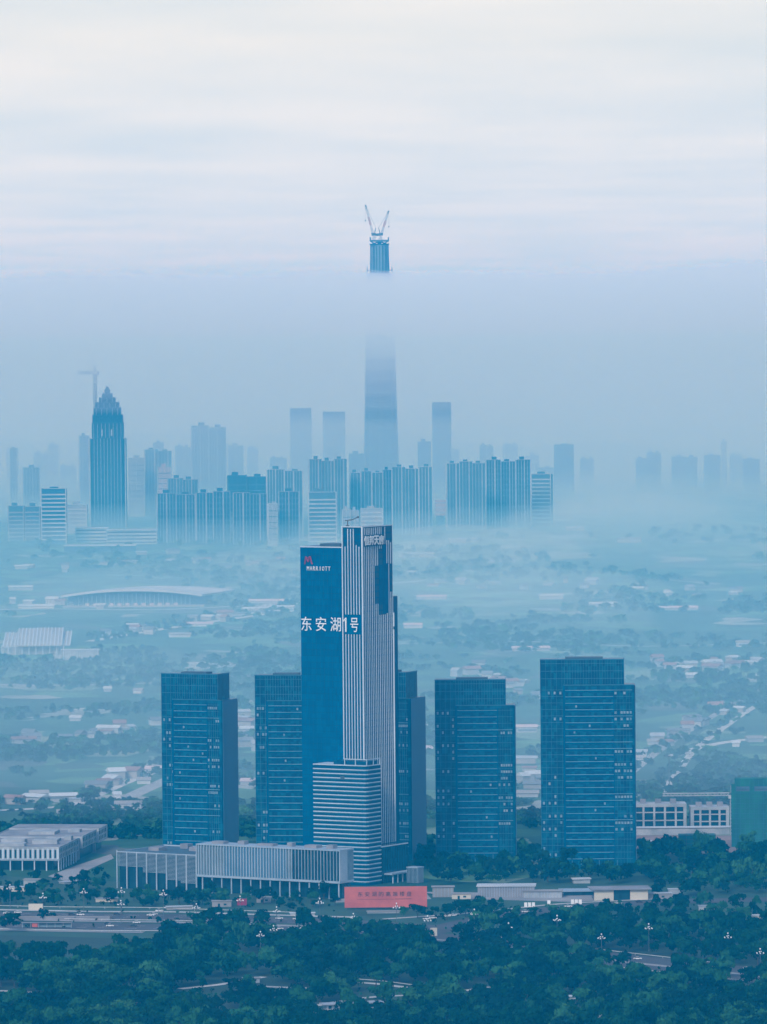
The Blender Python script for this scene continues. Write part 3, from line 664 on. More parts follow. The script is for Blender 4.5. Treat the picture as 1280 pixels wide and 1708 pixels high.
for k in range(4): box(gb, 'scaffold_rail', M['steel'], -12.7, 12.7, -.3, -.15, 2.5 + 2.8 * k, 2.7 + 2.8 * k)
p = G(1258, 1413); s = SCL(p)
gt = thing('scaffolded_tower', 'unfinished tower wrapped in green netting at the right edge', 'building site', p, R(-4))
hh = 108 / s
box(gt, 'core', M['far_mid'], -15, 16, 1, 20, 0, hh - 3)
for i in range(10):
    x = -15.2 + 3.15 * i; box(gt, 'net_panel', M['green_net'], x, x + 2.95, 0, .5, 0, hh - 6 if i % 4 else hh - 1)
box(gt, 'net_panel', M['green_net'], -15.4, -15.1, .5, 20, 0, hh - 5)
for i in range(11): box(gt, 'scaffold_pole', M['mullion'], -15.3 + 3.15 * i - .1, -15.3 + 3.15 * i + .1, -.35, -.1, 0, hh + 1.5)
for k in range(12): box(gt, 'scaffold_rail', M['mullion'], -15.4, 16.3, -.28, -.14, 3.5 * k + 2, 3.5 * k + 2.2)
box(gt, 'top_net', M['green_net'], -13, 10, 4, 15, hh - 3, hh + 2.5)
def lattice(parent, name, m, a, b, w, n):
    a, b = Vector(a), Vector(b); d = (b - a).normalized(); x = d.orthogonal().normalized()
    if abs(d.z) < .5: x = Vector((0, 0, 1)).cross(d).normalized()
    y = d.cross(x); q = MB(); cs = [(-1, -1), (1, -1), (1, 1), (-1, 1)]
    P = [[a + (b - a) * (i / n) + x * (w / 2 * cx) + y * (w / 2 * cy_) for cx, cy_ in cs] for i in range(n + 1)]
    for k in range(4): q.bar(P[0][k], P[n][k], w * .16)
    for i in range(n):
        for k in range(4): q.bar(P[i][k], P[i + 1][(k + 1) % 4] if i % 2 else P[i + 1][k - 1], w * .1)
    return link(name, q.me(name, m), parent)
def tower_crane(label, p, h, jl, jr, m='steel_white', rz=0.0, w=1.8):
    t = thing('tower_crane', label, 'crane', p, rz)
    lattice(t, 'mast', M[m], (0, 0, 0), (0, 0, h), w, int(h / (w * 1.3)))
    lattice(t, 'jib', M[m], (-w, 0, h + w * .6), (-jl, 0, h + w * .6), w, int(jl / (w * 1.3)))
    lattice(t, 'counter_jib', M[m], (w, 0, h + w * .6), (jr, 0, h + w * .6), w * .8, max(3, int(jr / (w * 1.6))))
    box(t, 'counterweight', M['concrete'], jr - 3, jr, -w * .6, w * .6, h - 2.2, h + w * .2)
    box(t, 'cab', M['steel_white'], -w * 1.4, -w * .3, -w * .9, w * .4, h - 2, h + .3)
    lattice(t, 'top_mast', M[m], (0, 0, h + w), (0, 0, h + w * 4), w * .6, 5)
    bar(t, 'tie_rod', M['steel'], (0, 0, h + w * 4), (-jl * .65, 0, h + w), w * .1); bar(t, 'tie_rod', M['steel'], (0, 0, h + w * 4), (jr * .8, 0, h + w), w * .1)
    return t
p = G(1222, 1393); s = SCL(p)
tower_crane('pale tower crane with long level jib beside the netted tower', p, 66 / s, 116 / s, 62 / s)
pm = thing('tall_pole', 'thin dark floodlight pole standing by the road behind the teaching blocks', 'pole', G(1117, 1313))
link('pole', (lambda q: (q.lathe([(.5, 0), (.3, 24)], 8), q.me('pole', M['steel']))[1])(MB()), pm)
box(pm, 'lamp_head', M['steel'], -1.2, 1.2, -.3, .3, 23.6, 24.4)
# ------------------------------------------------------------------ middle distance
ar = thing('arched_roof_hall', 'wide hall with a low arched pale roof across the misty fields', 'hall', G(224, 1012), R(-2))
s = SCL(G(224, 1012)); ww = 236 / s; dd = 100.0
def arch_z(u): return 11 + 8.5 * math.sin(math.pi * min(1, max(0, (u * .93 + .03)))) ** .8
nx = 36; v = []; f = []
for i in range(nx + 1):
    u = i / nx; x = (u - .5) * ww
    for y, dz in ((-9, 0), (-9, 2.6), (dd * (0.4 + .6 * u), 3.0), (dd * (.4 + .6 * u), 1.4)): v.append((x + (y * .32), y, arch_z(u) + dz))
for i in range(nx):
    for k in range(4): f.append((4 * i + k, 4 * i + 4 + k, 4 * i + 4 + (k + 1) % 4, 4 * i + (k + 1) % 4))
f += [(0, 1, 2, 3), tuple(4 * nx + k for k in (3, 2, 1, 0))]
link('roof', mesh('roof', v, f, M['far_white']), ar)
v = []; f = []
for i in range(nx + 1):
    u = i / nx; x = (u - .5) * ww * .94; v += [(x, 4, 0), (x, 4, arch_z(u) - .2), (x + 12, 45, 0), (x + 12, 45, arch_z(u) - .2)]
for i in range(nx): f += [(4 * i, 4 * i + 4, 4 * i + 5, 4 * i + 1), (4 * i + 1, 4 * i + 5, 4 * i + 7, 4 * i + 3), (4 * i + 3, 4 * i + 7, 4 * i + 6, 4 * i + 2)]
link('glass_wall', mesh('glass_wall', v, f, M['far_dark']), ar)
for i in range(26):
    u = .08 + .84 * i / 25; x = (u - .5) * ww * .94; box(ar, 'column', M['far_light'], x - .35, x + .35, 2.5, 3.9, 0, arch_z(u) - 2.5 - (i % 3))
box(ar, 'plinth', M['concrete'], -ww * .5, ww * .5, -14, 3, .02, 2.0)
for i in range(12): box(ar, 'entrance_tent', M['far_pink'], -60 + 10 * i, -55 + 10 * i, -12, -8, 2.02, 5)

M['roof_rib_grey'] = pmat('roof_rib_grey', (.40, .42, .44), (.32, .34, .37), .7, .05)
wr = thing('white_roof_hall', 'hall with two stepped ribbed white roofs at the left edge', 'hall', G(62, 1092), R(12))
def slope_roof(name, x0, x1, zl, zh, y0, y1, n):
    v = [(x0, y0, zl), (x1, y0, zl), (x1 + 10, y1, zh), (x0 + 10, y1, zh), (x0, y0, zl - 1), (x1, y0, zl - 1), (x1 + 10, y1, zh - 1), (x0 + 10, y1, zh - 1)]
    r_ = link(name, mesh(name, v, [(0, 1, 2, 3), (7, 6, 5, 4), (0, 4, 5, 1), (1, 5, 6, 2), (2, 6, 7, 3), (3, 7, 4, 0)], M['roof_rib_grey']), wr)
    for i in range(n + 1):
        x = x0 + (x1 - x0) * i / n; bar(r_, 'roof_rib', M['fin_white'], (x, y0, zl + .2), (x + 10, y1, zh + .2), 1.1)
def gable(xa, xb, za, zb, zc, y0, y1, n):
    slope_roof('roof_panel', xa, xb, za, zb, y0, y1, n)
slope_roof('roof_panel', -22, 26, 10, 26, -4, 46, 12)
slope_roof('roof_panel', -37, -20, 8.5, 22, 2, 44, 4)
slope_roof('roof_panel', 24, 36, 9.5, 22, 2, 50, 3)
box(wr, 'body', M['white_wall'], -33, 30, 2, 44, .02, 8.4)
for i in range(9): box(wr, 'column', M['fin_white'], -32 + 7.5 * i, -31 + 7.5 * i, -2, -1, .02, 9.5)
an2 = thing('white_annex', 'low white annex with vertical slats beside the ribbed roof hall', 'building', G(137, 1101), R(6))
box(an2, 'body', M['white_wall'], -21, 18, 0, 16, .02, 10)
for i in range(16): box(an2, 'slat', M['fin_white'], -20 + 2.4 * i, -19 + 2.4 * i, -.8, 0, .5, 10.5)
box(an2, 'wing', M['white_wall'], -36, -21.02, -6, 9, .02, 6)
box(an2, 'roof', M['far_white'], -22, 19, -1, 17, 10.52, 11)

def flat_hall(label, x0, x1, yt, yb, depth, rows, rz=0, wall='far_light', roof='far_white'):
    p = G((x0 + x1) / 2, yb); s = SCL(p); w = (x1 - x0) / s; h = max(4, (yb - yt) / s)
    t = thing('flat_roofed_hall', label, 'building', p, R(rz))
    box(t, 'wall', M[wall], -w / 2, w / 2, 0, depth, .02, h)
    box(t, 'roof', M[roof], -w / 2 - 1, w / 2 + 1, -1, depth + 1, h, h + 1.2)
    for k in range(rows): box(t, 'window_band', M['far_dark'], -w / 2 + 1, w / 2 - 1, -.3, .02, h * (k + .35) / rows, h * (k + .75) / rows)
    return t
flat_hall('pale flat roofed hall with dark front, beyond the arched hall', 107, 226, 911, 921, 40, 1, 0, 'far_dark')
flat_hall('white stepped factory block left of the dark apartment row', 126, 180, 882, 905, 40, 4, 0, 'far_white')
flat_hall('long white factory wing touching the dark apartment row', 178, 262, 885, 908, 40, 4, 3, 'far_white')
# scattered low buildings in the fields: each with wall, roof and a window band
spots = [(887, 1086, 62, 5, 'long pale roof alone in the mist above the tallest office tower'), (1156, 1131, 20, 6, 'small white shed above the diagonal road, right of the tallest office tower'),
         (1242, 1079, 22, 9, 'white house near the right edge, above the fields'), (125, 1203, 18, 4, 'tiny bright white hut in the fields right of the ribbed roof hall'),
         (229, 1157, 14, 5, 'white hut in the fields above the leftmost office tower'), (180, 1154, 12, 4, 'small white hut left of another hut in the middle fields'),
         (445, 1012, 60, 12, 'cluster-like pale village hall left of the dark slab'), (470, 1020, 40, 9, 'pale village house touching the left side of the dark slab'),
         (420, 1022, 26, 8, 'lone pale village house, farthest from the dark slab'), (880, 1222, 34, 11, 'white roadside sheds between the two right office towers'),
         (700, 930, 70, 8, 'long pale building in the mist right of the finned tower top'), (775, 905, 50, 7, 'pale low building in the mist under the far apartment row'),
         (830, 938, 60, 6, 'misty pale hall below the right end of the apartment row'), (720, 1000, 50, 6, 'low misty roof right of the finned tower'),
         (1000, 1012, 60, 6, 'low pale roof in the mist above the tallest office tower, farther right'), (1130, 1018, 70, 5, 'long low misty roof in the right fields'),
         (920, 1000, 40, 8, 'misty house group roof right of centre'), (690, 1048, 30, 7, 'pale hut just right of the finned tower'),
         (1092, 1243, 22, 7, 'small white shed beside the road right of the tallest office tower'), (1068, 1272, 18, 9, 'white hut directly right of the tallest office tower'),
         (1228, 1246, 12, 8, 'white hut with dark door above the netted tower'), (1262, 1238, 26, 5, 'low pale roof above the netted tower at the right edge'),
         (66, 1330, 30, 6, 'low pale house above the white columned building'), (103, 1363, 14, 9, 'blue and white hut behind the white columned building'),
         (196, 1332, 12, 7, 'white van-sized hut on the left diagonal road'), (214, 1348, 44, 5, 'sandy flat roof beside the leftmost office tower'),
         (240, 1308, 22, 8, 'white roadside house left of the leftmost office tower'), (255, 1290, 26, 9, 'pale roadside houses touching the leftmost office tower'),
         (412, 1227, 22, 14, 'white house seen between the two left office towers'), (412, 1310, 22, 5, 'pale roof low between the two left office towers'),
         (712, 1255, 24, 6, 'pale roof just right of the hidden office tower'), (880, 1330, 36, 6, 'pale roof low between the two right office towers'),
         (35, 985, 40, 7, 'misty pale row of sheds left of the arched hall'), (60, 1015, 60, 4, 'thin pale roof below left of the arched hall'),
         (330, 1045, 50, 5, 'pale greenhouse roof right below the arched hall'), (300, 1063, 36, 5, 'second pale greenhouse roof under the road below the arched hall'),
         (1050, 905, 40, 8, 'hazy low block in the far right mist'), (960, 885, 30, 6, 'hazy low block at the foot of the last apartment tower')]
rs = random.Random(5)
for x, y, wpx, hpx, lab in spots:
    p = G(x, y); s = SCL(p); w = wpx / s; h = max(3.0, hpx / s * .8); d = rs.uniform(10, 18)
    t = thing('low_building', lab, 'building', p, R(rs.uniform(-8, 8)), 'low buildings scattered in the misty fields')
    box(t, 'wall', M[rs.choice(['far_white', 'far_light', 'far_light'])], -w / 2, w / 2, 0, d, .02, h)
    q = MB(); e = .8; q.v = [(-w / 2 - e, -e, h), (w / 2 + e, -e, h), (w / 2 + e, d + e, h), (-w / 2 - e, d + e, h), (-w / 2 - e, d / 2, h + 2.2), (w / 2 + e, d / 2, h + 2.2)]
    q.f = [(0, 1, 5, 4), (1, 2, 5), (2, 3, 4, 5), (3, 0, 4), (0, 3, 2, 1)]
    link('roof', q.me('roof', M[rs.choice(['far_white', 'concrete', 'far_pink'])]), t)
    if hpx >= 9: box(t, 'window_band', M['far_mid'], -w / 2 + 1, w / 2 - 1, -.15, .02, h * .3, h * .6)

# villages: small houses along the field roads
M['house_roof'] = pmat('house_roof', (.20, .22, .25), (.12, .14, .17), .9, .05); M['house_red'] = pmat('house_red', (.28, .17, .16), (.2, .12, .12), .9, .05)
HOUSE = {}
def house_mesh(mw, mr):
    if (mw, mr) not in HOUSE:
        a_ = MB(); a_.box(-.5, .5, 0, 1, 0, 1); b_ = MB(); b_.v = [(-.58, -.1, 1), (.58, -.1, 1), (.58, 1.1, 1), (-.58, 1.1, 1), (-.58, .5, 1.5), (.58, .5, 1.5)]; b_.f = [(0, 1, 5, 4), (1, 2, 5), (2, 3, 4, 5), (3, 0, 4), (0, 3, 2, 1)]
        HOUSE[(mw, mr)] = (a_.me('wall', M[mw]), b_.me('roof', M[mr]))
    return HOUSE[(mw, mr)]
rh = random.Random(40)
ORDN = 'first second third fourth fifth sixth seventh eighth ninth tenth eleventh twelfth thirteenth fourteenth fifteenth sixteenth seventeenth eighteenth nineteenth twentieth twenty-first twenty-second twenty-third twenty-fourth twenty-fifth twenty-sixth'.split()
for pts, n_, area in (([(0, 1346), (120, 1336), (165, 1318), (215, 1296), (262, 1276)], 13, 'along the left diagonal road'), ([(20, 1245), (150, 1225), (260, 1212)], 14, 'in the left fields beside the leftmost office tower'), ([(175, 1060), (300, 1040), (420, 1024), (490, 1014)], 22, 'along the road below the arched hall'), ([(0, 1008), (90, 1012), (260, 1012)], 10, 'left of and under the arched hall'),
        ([(680, 1110), (820, 1130), (890, 1160)], 12, 'in the fields above the two right office towers'), ([(680, 960), (800, 985), (950, 975), (1100, 990), (1250, 985)], 26, 'in the mist right of the skyscraper'), ([(1070, 1262), (1110, 1238), (1170, 1205), (1235, 1172)], 13, 'along the right diagonal roads'), ([(1070, 1110), (1180, 1120), (1270, 1105)], 14, 'in the right fields above the diagonal roads'), ([(10, 945), (120, 950), (300, 935), (470, 945)], 20, 'in the mist under the dark apartment row'), ([(400, 1180), (425, 1260)], 5, 'between the two left office towers'), ([(865, 1250), (898, 1330)], 6, 'between the two right office towers')):
    hs_ = []
    for i in range(n_):
        f_ = rh.random() * (len(pts) - 1); j_ = int(f_); u_ = f_ - j_; x = pts[j_][0] + (pts[j_ + 1][0] - pts[j_][0]) * u_ + rh.gauss(0, 8); y = pts[j_][1] + (pts[j_ + 1][1] - pts[j_][1]) * u_ + rh.gauss(0, 5)
        t = thing('village_house', 'small pale house ' + area, 'house', G(x, y), R(rh.uniform(-40, 40)), 'village houses ' + area)
        hw, hr = house_mesh(rh.choice(['far_light', 'concrete', 'concrete', 'white_wall']), rf_ := rh.choice(['house_roof', 'house_roof', 'house_red', 'far_light', 'far_white']))
        hs_.append((x, t, {'house_roof': 'grey', 'house_red': 'red', 'far_light': 'pale', 'far_white': 'white'}[rf_]))
        w, d, h = rh.uniform(6, 20), rh.uniform(6, 12), rh.uniform(2.5, 6.5)
        link('wall', hw, t, scale=(w, d, h)); link('roof', hr, t, scale=(w, d, h))
    for i, (_, t, cn_) in enumerate(sorted(hs_, key=lambda q: q[0])): t['label'] = '%s roofed house %s, %s from left' % (cn_, area, ORDN[i])
# ------------------------------------------------------------------ far city
def apartment(label, x0, x1, yt, yb, body='far_dark', strip='far_light', style='v', n=None, depth=22, bays=2, seed=0, rz=0.0, crown=True, group='far apartment towers in the mist'):
    rnd = random.Random(seed + int(x0)); p = G((x0 + x1) / 2, yb); s = SCL(p); w = (x1 - x0) / s; h = (yb - yt) / s
    t = thing('apartment_tower', label, 'tower block', p, R(rz), group)
    for b in range(bays):
        a0 = -w / 2 + w * b / bays; a1 = a0 + w / bays - .4; hb = h * (1 - .025 * ((b + seed) % 2)); pr = 2.5 * ((b + 1 + seed) % 2)
        by = box(t, 'bay', M[body], a0, a1, -pr, depth, .02, hb)
        if style == 'v':
            k = n or max(3, int((a1 - a0) / 4.6))
            for i in range(k + 1):
                x = a0 + (a1 - a0) * i / k; ws = rnd.choice([.5, .7, .9]) if i % 3 else rnd.choice([1.6, 2.4])
                box(by, 'pilaster', M[strip], x - ws / 2, x + ws / 2, -pr - .8, -pr, 1, hb - (1 if i % 3 else 0))
            for q in range(1, int(hb / 9)): box(by, 'floor_band', M['far_mid'], a0 + .4, a1 - .4, -pr - .3, -pr, 9 * q, 9 * q + 1.2)
        else:
            for q in range(1, int(hb / 6.4)): box(by, 'floor_band', M[strip], a0, a1, -pr - .7, -pr, 6.4 * q, 6.4 * q + 2.4)
            for i in (0, 1): box(by, 'pilaster', M[strip], (a0 if i == 0 else a1 - 1.6), (a0 + 1.6 if i == 0 else a1), -pr - .9, -pr, .5, hb)
        if crown:
            cw = (a1 - a0) * .34; c0 = a0 + rnd.uniform(.2, .4) * (a1 - a0)
            box(by, 'roof_box', M[body], c0, c0 + cw, 3, depth * .6, hb, hb + rnd.uniform(2.5, 6)); box(by, 'roof_edge', M[strip], a0 - .2, a1 + .2, -pr - .5, -pr + .2, hb, hb + .9)
    return t
A = apartment
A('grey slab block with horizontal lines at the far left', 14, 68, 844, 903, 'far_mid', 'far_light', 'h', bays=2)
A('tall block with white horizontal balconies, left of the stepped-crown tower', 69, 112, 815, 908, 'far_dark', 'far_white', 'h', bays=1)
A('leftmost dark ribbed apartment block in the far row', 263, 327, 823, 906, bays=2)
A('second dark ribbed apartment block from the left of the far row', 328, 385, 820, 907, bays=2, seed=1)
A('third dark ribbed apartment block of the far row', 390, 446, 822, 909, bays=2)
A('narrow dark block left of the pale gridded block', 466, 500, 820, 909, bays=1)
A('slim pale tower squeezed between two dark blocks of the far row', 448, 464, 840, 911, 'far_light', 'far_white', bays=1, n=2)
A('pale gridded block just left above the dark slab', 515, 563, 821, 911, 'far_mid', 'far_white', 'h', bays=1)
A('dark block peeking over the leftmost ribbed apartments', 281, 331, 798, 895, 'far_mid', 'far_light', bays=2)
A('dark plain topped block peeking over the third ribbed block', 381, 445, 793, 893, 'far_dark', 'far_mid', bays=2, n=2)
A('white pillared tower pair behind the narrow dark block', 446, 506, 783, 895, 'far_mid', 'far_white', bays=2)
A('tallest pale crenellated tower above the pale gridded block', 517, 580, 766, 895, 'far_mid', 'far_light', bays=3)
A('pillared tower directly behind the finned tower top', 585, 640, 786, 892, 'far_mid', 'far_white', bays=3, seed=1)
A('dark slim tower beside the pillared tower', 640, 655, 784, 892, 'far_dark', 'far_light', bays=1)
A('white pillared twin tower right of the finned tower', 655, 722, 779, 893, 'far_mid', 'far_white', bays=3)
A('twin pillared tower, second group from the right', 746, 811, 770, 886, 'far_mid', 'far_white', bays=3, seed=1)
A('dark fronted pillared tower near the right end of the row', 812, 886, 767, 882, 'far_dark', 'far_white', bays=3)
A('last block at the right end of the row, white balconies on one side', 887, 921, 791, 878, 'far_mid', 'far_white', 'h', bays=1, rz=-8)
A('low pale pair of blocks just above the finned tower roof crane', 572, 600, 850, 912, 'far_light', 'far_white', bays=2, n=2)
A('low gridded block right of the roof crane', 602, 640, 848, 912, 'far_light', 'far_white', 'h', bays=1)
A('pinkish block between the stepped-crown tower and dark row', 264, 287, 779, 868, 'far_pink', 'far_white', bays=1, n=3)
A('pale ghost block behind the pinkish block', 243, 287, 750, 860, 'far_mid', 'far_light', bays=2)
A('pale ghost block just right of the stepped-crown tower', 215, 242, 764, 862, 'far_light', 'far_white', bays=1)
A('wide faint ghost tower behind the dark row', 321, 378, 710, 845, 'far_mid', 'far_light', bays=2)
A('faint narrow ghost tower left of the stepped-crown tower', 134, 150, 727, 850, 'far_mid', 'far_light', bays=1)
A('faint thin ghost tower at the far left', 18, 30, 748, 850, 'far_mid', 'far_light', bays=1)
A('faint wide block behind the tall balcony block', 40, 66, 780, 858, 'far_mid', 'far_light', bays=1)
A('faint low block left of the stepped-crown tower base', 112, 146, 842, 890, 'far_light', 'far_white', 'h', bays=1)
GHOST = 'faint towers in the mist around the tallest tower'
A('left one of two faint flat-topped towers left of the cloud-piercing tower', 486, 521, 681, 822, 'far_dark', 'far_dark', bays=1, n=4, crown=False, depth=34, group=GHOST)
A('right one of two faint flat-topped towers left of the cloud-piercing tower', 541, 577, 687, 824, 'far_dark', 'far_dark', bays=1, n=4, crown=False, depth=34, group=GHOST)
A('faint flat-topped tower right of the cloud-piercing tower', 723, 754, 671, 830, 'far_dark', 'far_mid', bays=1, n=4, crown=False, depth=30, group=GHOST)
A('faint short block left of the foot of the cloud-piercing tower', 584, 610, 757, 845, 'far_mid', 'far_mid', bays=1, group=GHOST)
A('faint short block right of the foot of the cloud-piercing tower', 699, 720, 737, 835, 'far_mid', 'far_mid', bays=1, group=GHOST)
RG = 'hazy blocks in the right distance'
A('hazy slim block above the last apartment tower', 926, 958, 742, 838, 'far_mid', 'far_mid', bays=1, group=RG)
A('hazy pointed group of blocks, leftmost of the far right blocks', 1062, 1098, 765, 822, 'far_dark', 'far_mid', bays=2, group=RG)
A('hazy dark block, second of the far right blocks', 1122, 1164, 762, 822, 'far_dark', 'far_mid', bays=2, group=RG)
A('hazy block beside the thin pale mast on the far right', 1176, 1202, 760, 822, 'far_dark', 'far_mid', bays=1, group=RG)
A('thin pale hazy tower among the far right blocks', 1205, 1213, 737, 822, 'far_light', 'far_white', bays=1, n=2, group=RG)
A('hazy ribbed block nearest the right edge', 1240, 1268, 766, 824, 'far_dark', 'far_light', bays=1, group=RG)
rb = random.Random(77); bx_ = 8
ORD = 'first second third fourth fifth sixth seventh eighth ninth tenth eleventh twelfth'.split()
for part_, x_lo, x_hi, n_ in (('left of the stepped-crown tower', 2, 146, 6), ('between the stepped-crown tower and the cloud-piercing tower', 218, 600, 12), ('right of the cloud-piercing tower', 668, 930, 8), ('at the far right', 960, 1275, 3)):
    for i in range(n_):
        x0_ = x_lo + (x_hi - x_lo) * (i + rb.uniform(.05, .5)) / n_; w_ = rb.uniform(14, 30); yb_ = rb.choice([816, 822, 828, 834]) if x0_ < 900 else rb.choice([812, 818])
        A('%s hazy ghost block in the back row %s' % (ORD[i], part_), x0_, x0_ + w_, rb.uniform(738, 790), yb_, rb.choice(['far_dark', 'far_mid', 'far_mid']), rb.choice(['far_mid', 'far_light']), rb.choice('vvh'), bays=rb.choice([1, 2]), group='ghost blocks of the hazy back row')
p = G(735, 838); # red and white banner screen between the towers
sg = thing('rooftop_screen', 'pink and white striped screen between two far pillared towers', 'screen', G(735, 880), 0)
zq = ZT(735, 834, G(735, 880).y)
box(sg, 'stand', M['far_mid'], -7, 7, 1, 10, .02, zq - 12); box(sg, 'panel', M['far_pink'], -9, 9, 0, 1, zq - 26, zq)
for k in range(3): box(sg, 'stripe', M['far_white'], -9.1, 9.1, -.3, 0, zq - 22 + 8 * k, zq - 19 + 8 * k)

# stepped-crown tower
p = G(181, 881); s = SCL(p)
dk = thing('stepped_crown_tower', 'dark tower with stepped pointed crown at the left', 'skyscraper', p, 0)
zz = lambda y: (881 - y) / s
def tier(x0, x1, yt, yb, d, m='far_dark', strips=0, name='tier'):
    a, b = (x0 - 181) / s, (x1 - 181) / s
    box(dk, name, M[m], a, b, -d / 2 + 20, d / 2 + 20, max(.02, zz(yb)), zz(yt))
    for i in range(strips):
        x = a + (b - a) * (i + .5) / strips; box(dk, 'fin', M['far_light'], x - .45, x + .45, -d / 2 + 19.1, -d / 2 + 20, max(.5, zz(yb)), zz(yt) - 1)
tier(156, 206, 730, 880, 56, strips=9); tier(151, 211, 732, 882, 42, strips=2)
for x in (151.3, 210.2): box(dk, 'corner_fin', M['far_white'], (x - 181) / s - .8, (x - 181) / s + .8, -3, 0, 1, zz(729))
tier(155, 207, 705, 729.9, 50, strips=8); tier(156, 206, 692, 704.9, 46); tier(158, 203, 680, 691.9, 42, strips=5); tier(161, 200, 671, 679.9, 38, strips=4); tier(167, 194, 663, 670.9, 30, strips=3); tier(172, 189, 656, 662.9, 22); tier(176, 185, 649, 655.9, 14); tier(178, 183, 645, 648.9, 8)
for x in (172, 188): box(dk, 'crown_window', M['far_white'], (x - 181) / s - 1.2, (x - 181) / s + 1.2, -6.2, -5.0, zz(727), zz(716))
p = G(159, 878); s2 = SCL(p)
tower_crane('pale hazy tower crane behind the stepped-crown tower', p + Vector((0, 45, 0)), 254 / s2, 30 / s2, 7, 'steel', 0, 3.6)

# the tallest tower, piercing the cloud
p = G(637, 841); s = SCL(p); Yg = p.y
gt = thing('cloud_piercing_tower', 'tallest tower, rising out of the low cloud, its top under construction', 'skyscraper', p, 0)
H0, H1 = ZT(633, 462, Yg), ZT(633, 408, Yg)
def tapered(name, r0, r1, z0, z1, n, m, sq=.55):
    v = []
    for r, z in ((r0, z0), (r1, z1)):
        for k in range(n):
            a = 2 * math.pi * (k + .5) / n; c, s_ = math.cos(a), math.sin(a)
            e = 1 / (abs(c) ** 3 + abs(s_) ** 3) ** (1 / 3); v.append((r * c * e, r * s_ * e, z))
    f = [(k, (k + 1) % n, n + (k + 1) % n, n + k) for k in range(n)] + [tuple(reversed(range(n))), tuple(range(n, 2 * n))]
    return link(name, mesh(name, v, f, M[m]), gt)
tapered('shaft', 34, 25, .02, H0 - 34, 16, 'far_dark')
for i in range(9):
    u = -1 + 2 * i / 8; bar(gt, 'edge_rib', M['far_mid'], (u * 31, -34 + abs(u) * 6, 1), (u * 22.5, -25.5 + abs(u) * 5, H0 - 36), 1.6)
for k in range(14): tapered('floor_band', 34.4 - 9 * (k + 1) / 15.5, 34.3 - 9 * (k + 1) / 15.5, (H0 - 34) * (k + 1) / 15, (H0 - 34) * (k + 1) / 15 + 3, 16, 'far_mid')
tapered('frame_floors', 23, 22, H0 - 33.9, H0 + 6, 16, 'far_mid')
core = tapered('core', 18.6, 17.2, H0 - 20, H1, 12, 'core_net') if 'core_net' in M else tapered('core', 18.6, 17.2, H0 - 20, H1, 12, 'far_mid')
for i in range(7):
    x = -16.5 + 5.5 * i; box(gt, 'core_rib', M['far_dark'], x - .5, x + .5, -19.2, -17.0, H0 - 6, H1 - 2)
box(gt, 'core_edge', M['far_dark'], -18.2, 18.2, -18.6, 18, H1, H1 + 2)
for sx in (-1, 1):
    for k in range(5): box(gt, 'climbing_platform', M['far_mid'], sx * 18.9, sx * 23, -8, 8, H0 - 20 + 8 * k, H0 - 18.6 + 8 * k)
    for y in (-9, 0, 9): box(gt, 'climbing_frame', M['far_dark'], sx * 22.4, sx * 23.6, y - .6, y + .6, H0 - 28, H0 + 18)
zp = ZT(633, 402, Yg)
bar(gt, 'bracket', M['far_dark'], (-14, 0, H1 + 1), (-2, 0, zp - 1), 2.2); bar(gt, 'bracket', M['far_dark'], (14, 0, H1 + 1), (2, 0, zp - 1), 2.2)
box(gt, 'hub', M['far_dark'], -4, 4, -4, 4, H1, zp - 1)
box(gt, 'top_platform', M['far_mid'], -17, 17, -7, 7, zp - 1, zp + 2.5)
for sx in (-1, 1): box(gt, 'platform_rail', M['far_mid'], sx * 15.5, sx * 18, -7, 7, zp + .5, zp + 7); bar(gt, 'bracket', M['far_mid'], (sx * 17, 0, zp), (sx * 5, 0, zp - 6), 2.0)
def luffing(label, px, tipx, tipy, flip):
    x = (px - 633.5) / s; zb = zp + 2.5
    t = thing('luffing_crane', label, 'crane', Vector((p.x + x - 3.5 / s, Yg, zb)), 0, 'cranes on the tallest tower')
    lattice(t, 'mast', M['steel_white'], (0, 0, 0), (0, 0, 8), 3.4, 4)
    box(t, 'machine_deck', M['steel'], -4.5 if flip > 0 else -4, 4 if flip > 0 else 4.5, -2.5, 2.5, 8, 12.5)
    box(t, 'counterweight', M['steel'], flip * 3.2, flip * 6.6, -2, 2, 7.2, 11.5)
    tip = Vector(((tipx - px) / s, 0, ZT(tipx, tipy, Yg) - zb)); a = Vector((-flip * 2, 0, 12))
    segs = 7
    for i in range(segs):
        b0 = a + (tip - a) * (i / segs); b1 = a + (tip - a) * ((i + 1) / segs)
        lattice(t, 'boom_section', M['steel_white'] if i not in (2, 3, 6) else M['steel_red'] if i != 6 else M['steel'], b0, b1, 2.6 - .1 * i, 3)
    ap = Vector((flip * 3.5, 0, 22)); bar(t, 'back_mast', M['steel'], (flip * 1.2, 0, 12.5), ap, 1.3); bar(t, 'tie_rope', M['steel'], ap, tip, .35)
    hk = tip + Vector((0, 0, -28)); bar(t, 'hoist_rope', M['steel'], tip, hk, .25); box(t, 'hook_block', M['steel'], hk.x - .8, hk.x + .8, -.8, .8, hk.z - 3, hk.z)
luffing('left luffing crane on the tallest tower, the longer boom', 628, 614, 341, 1)
luffing('right luffing crane on the tallest tower, the shorter boom', 639, 653, 351, -1)

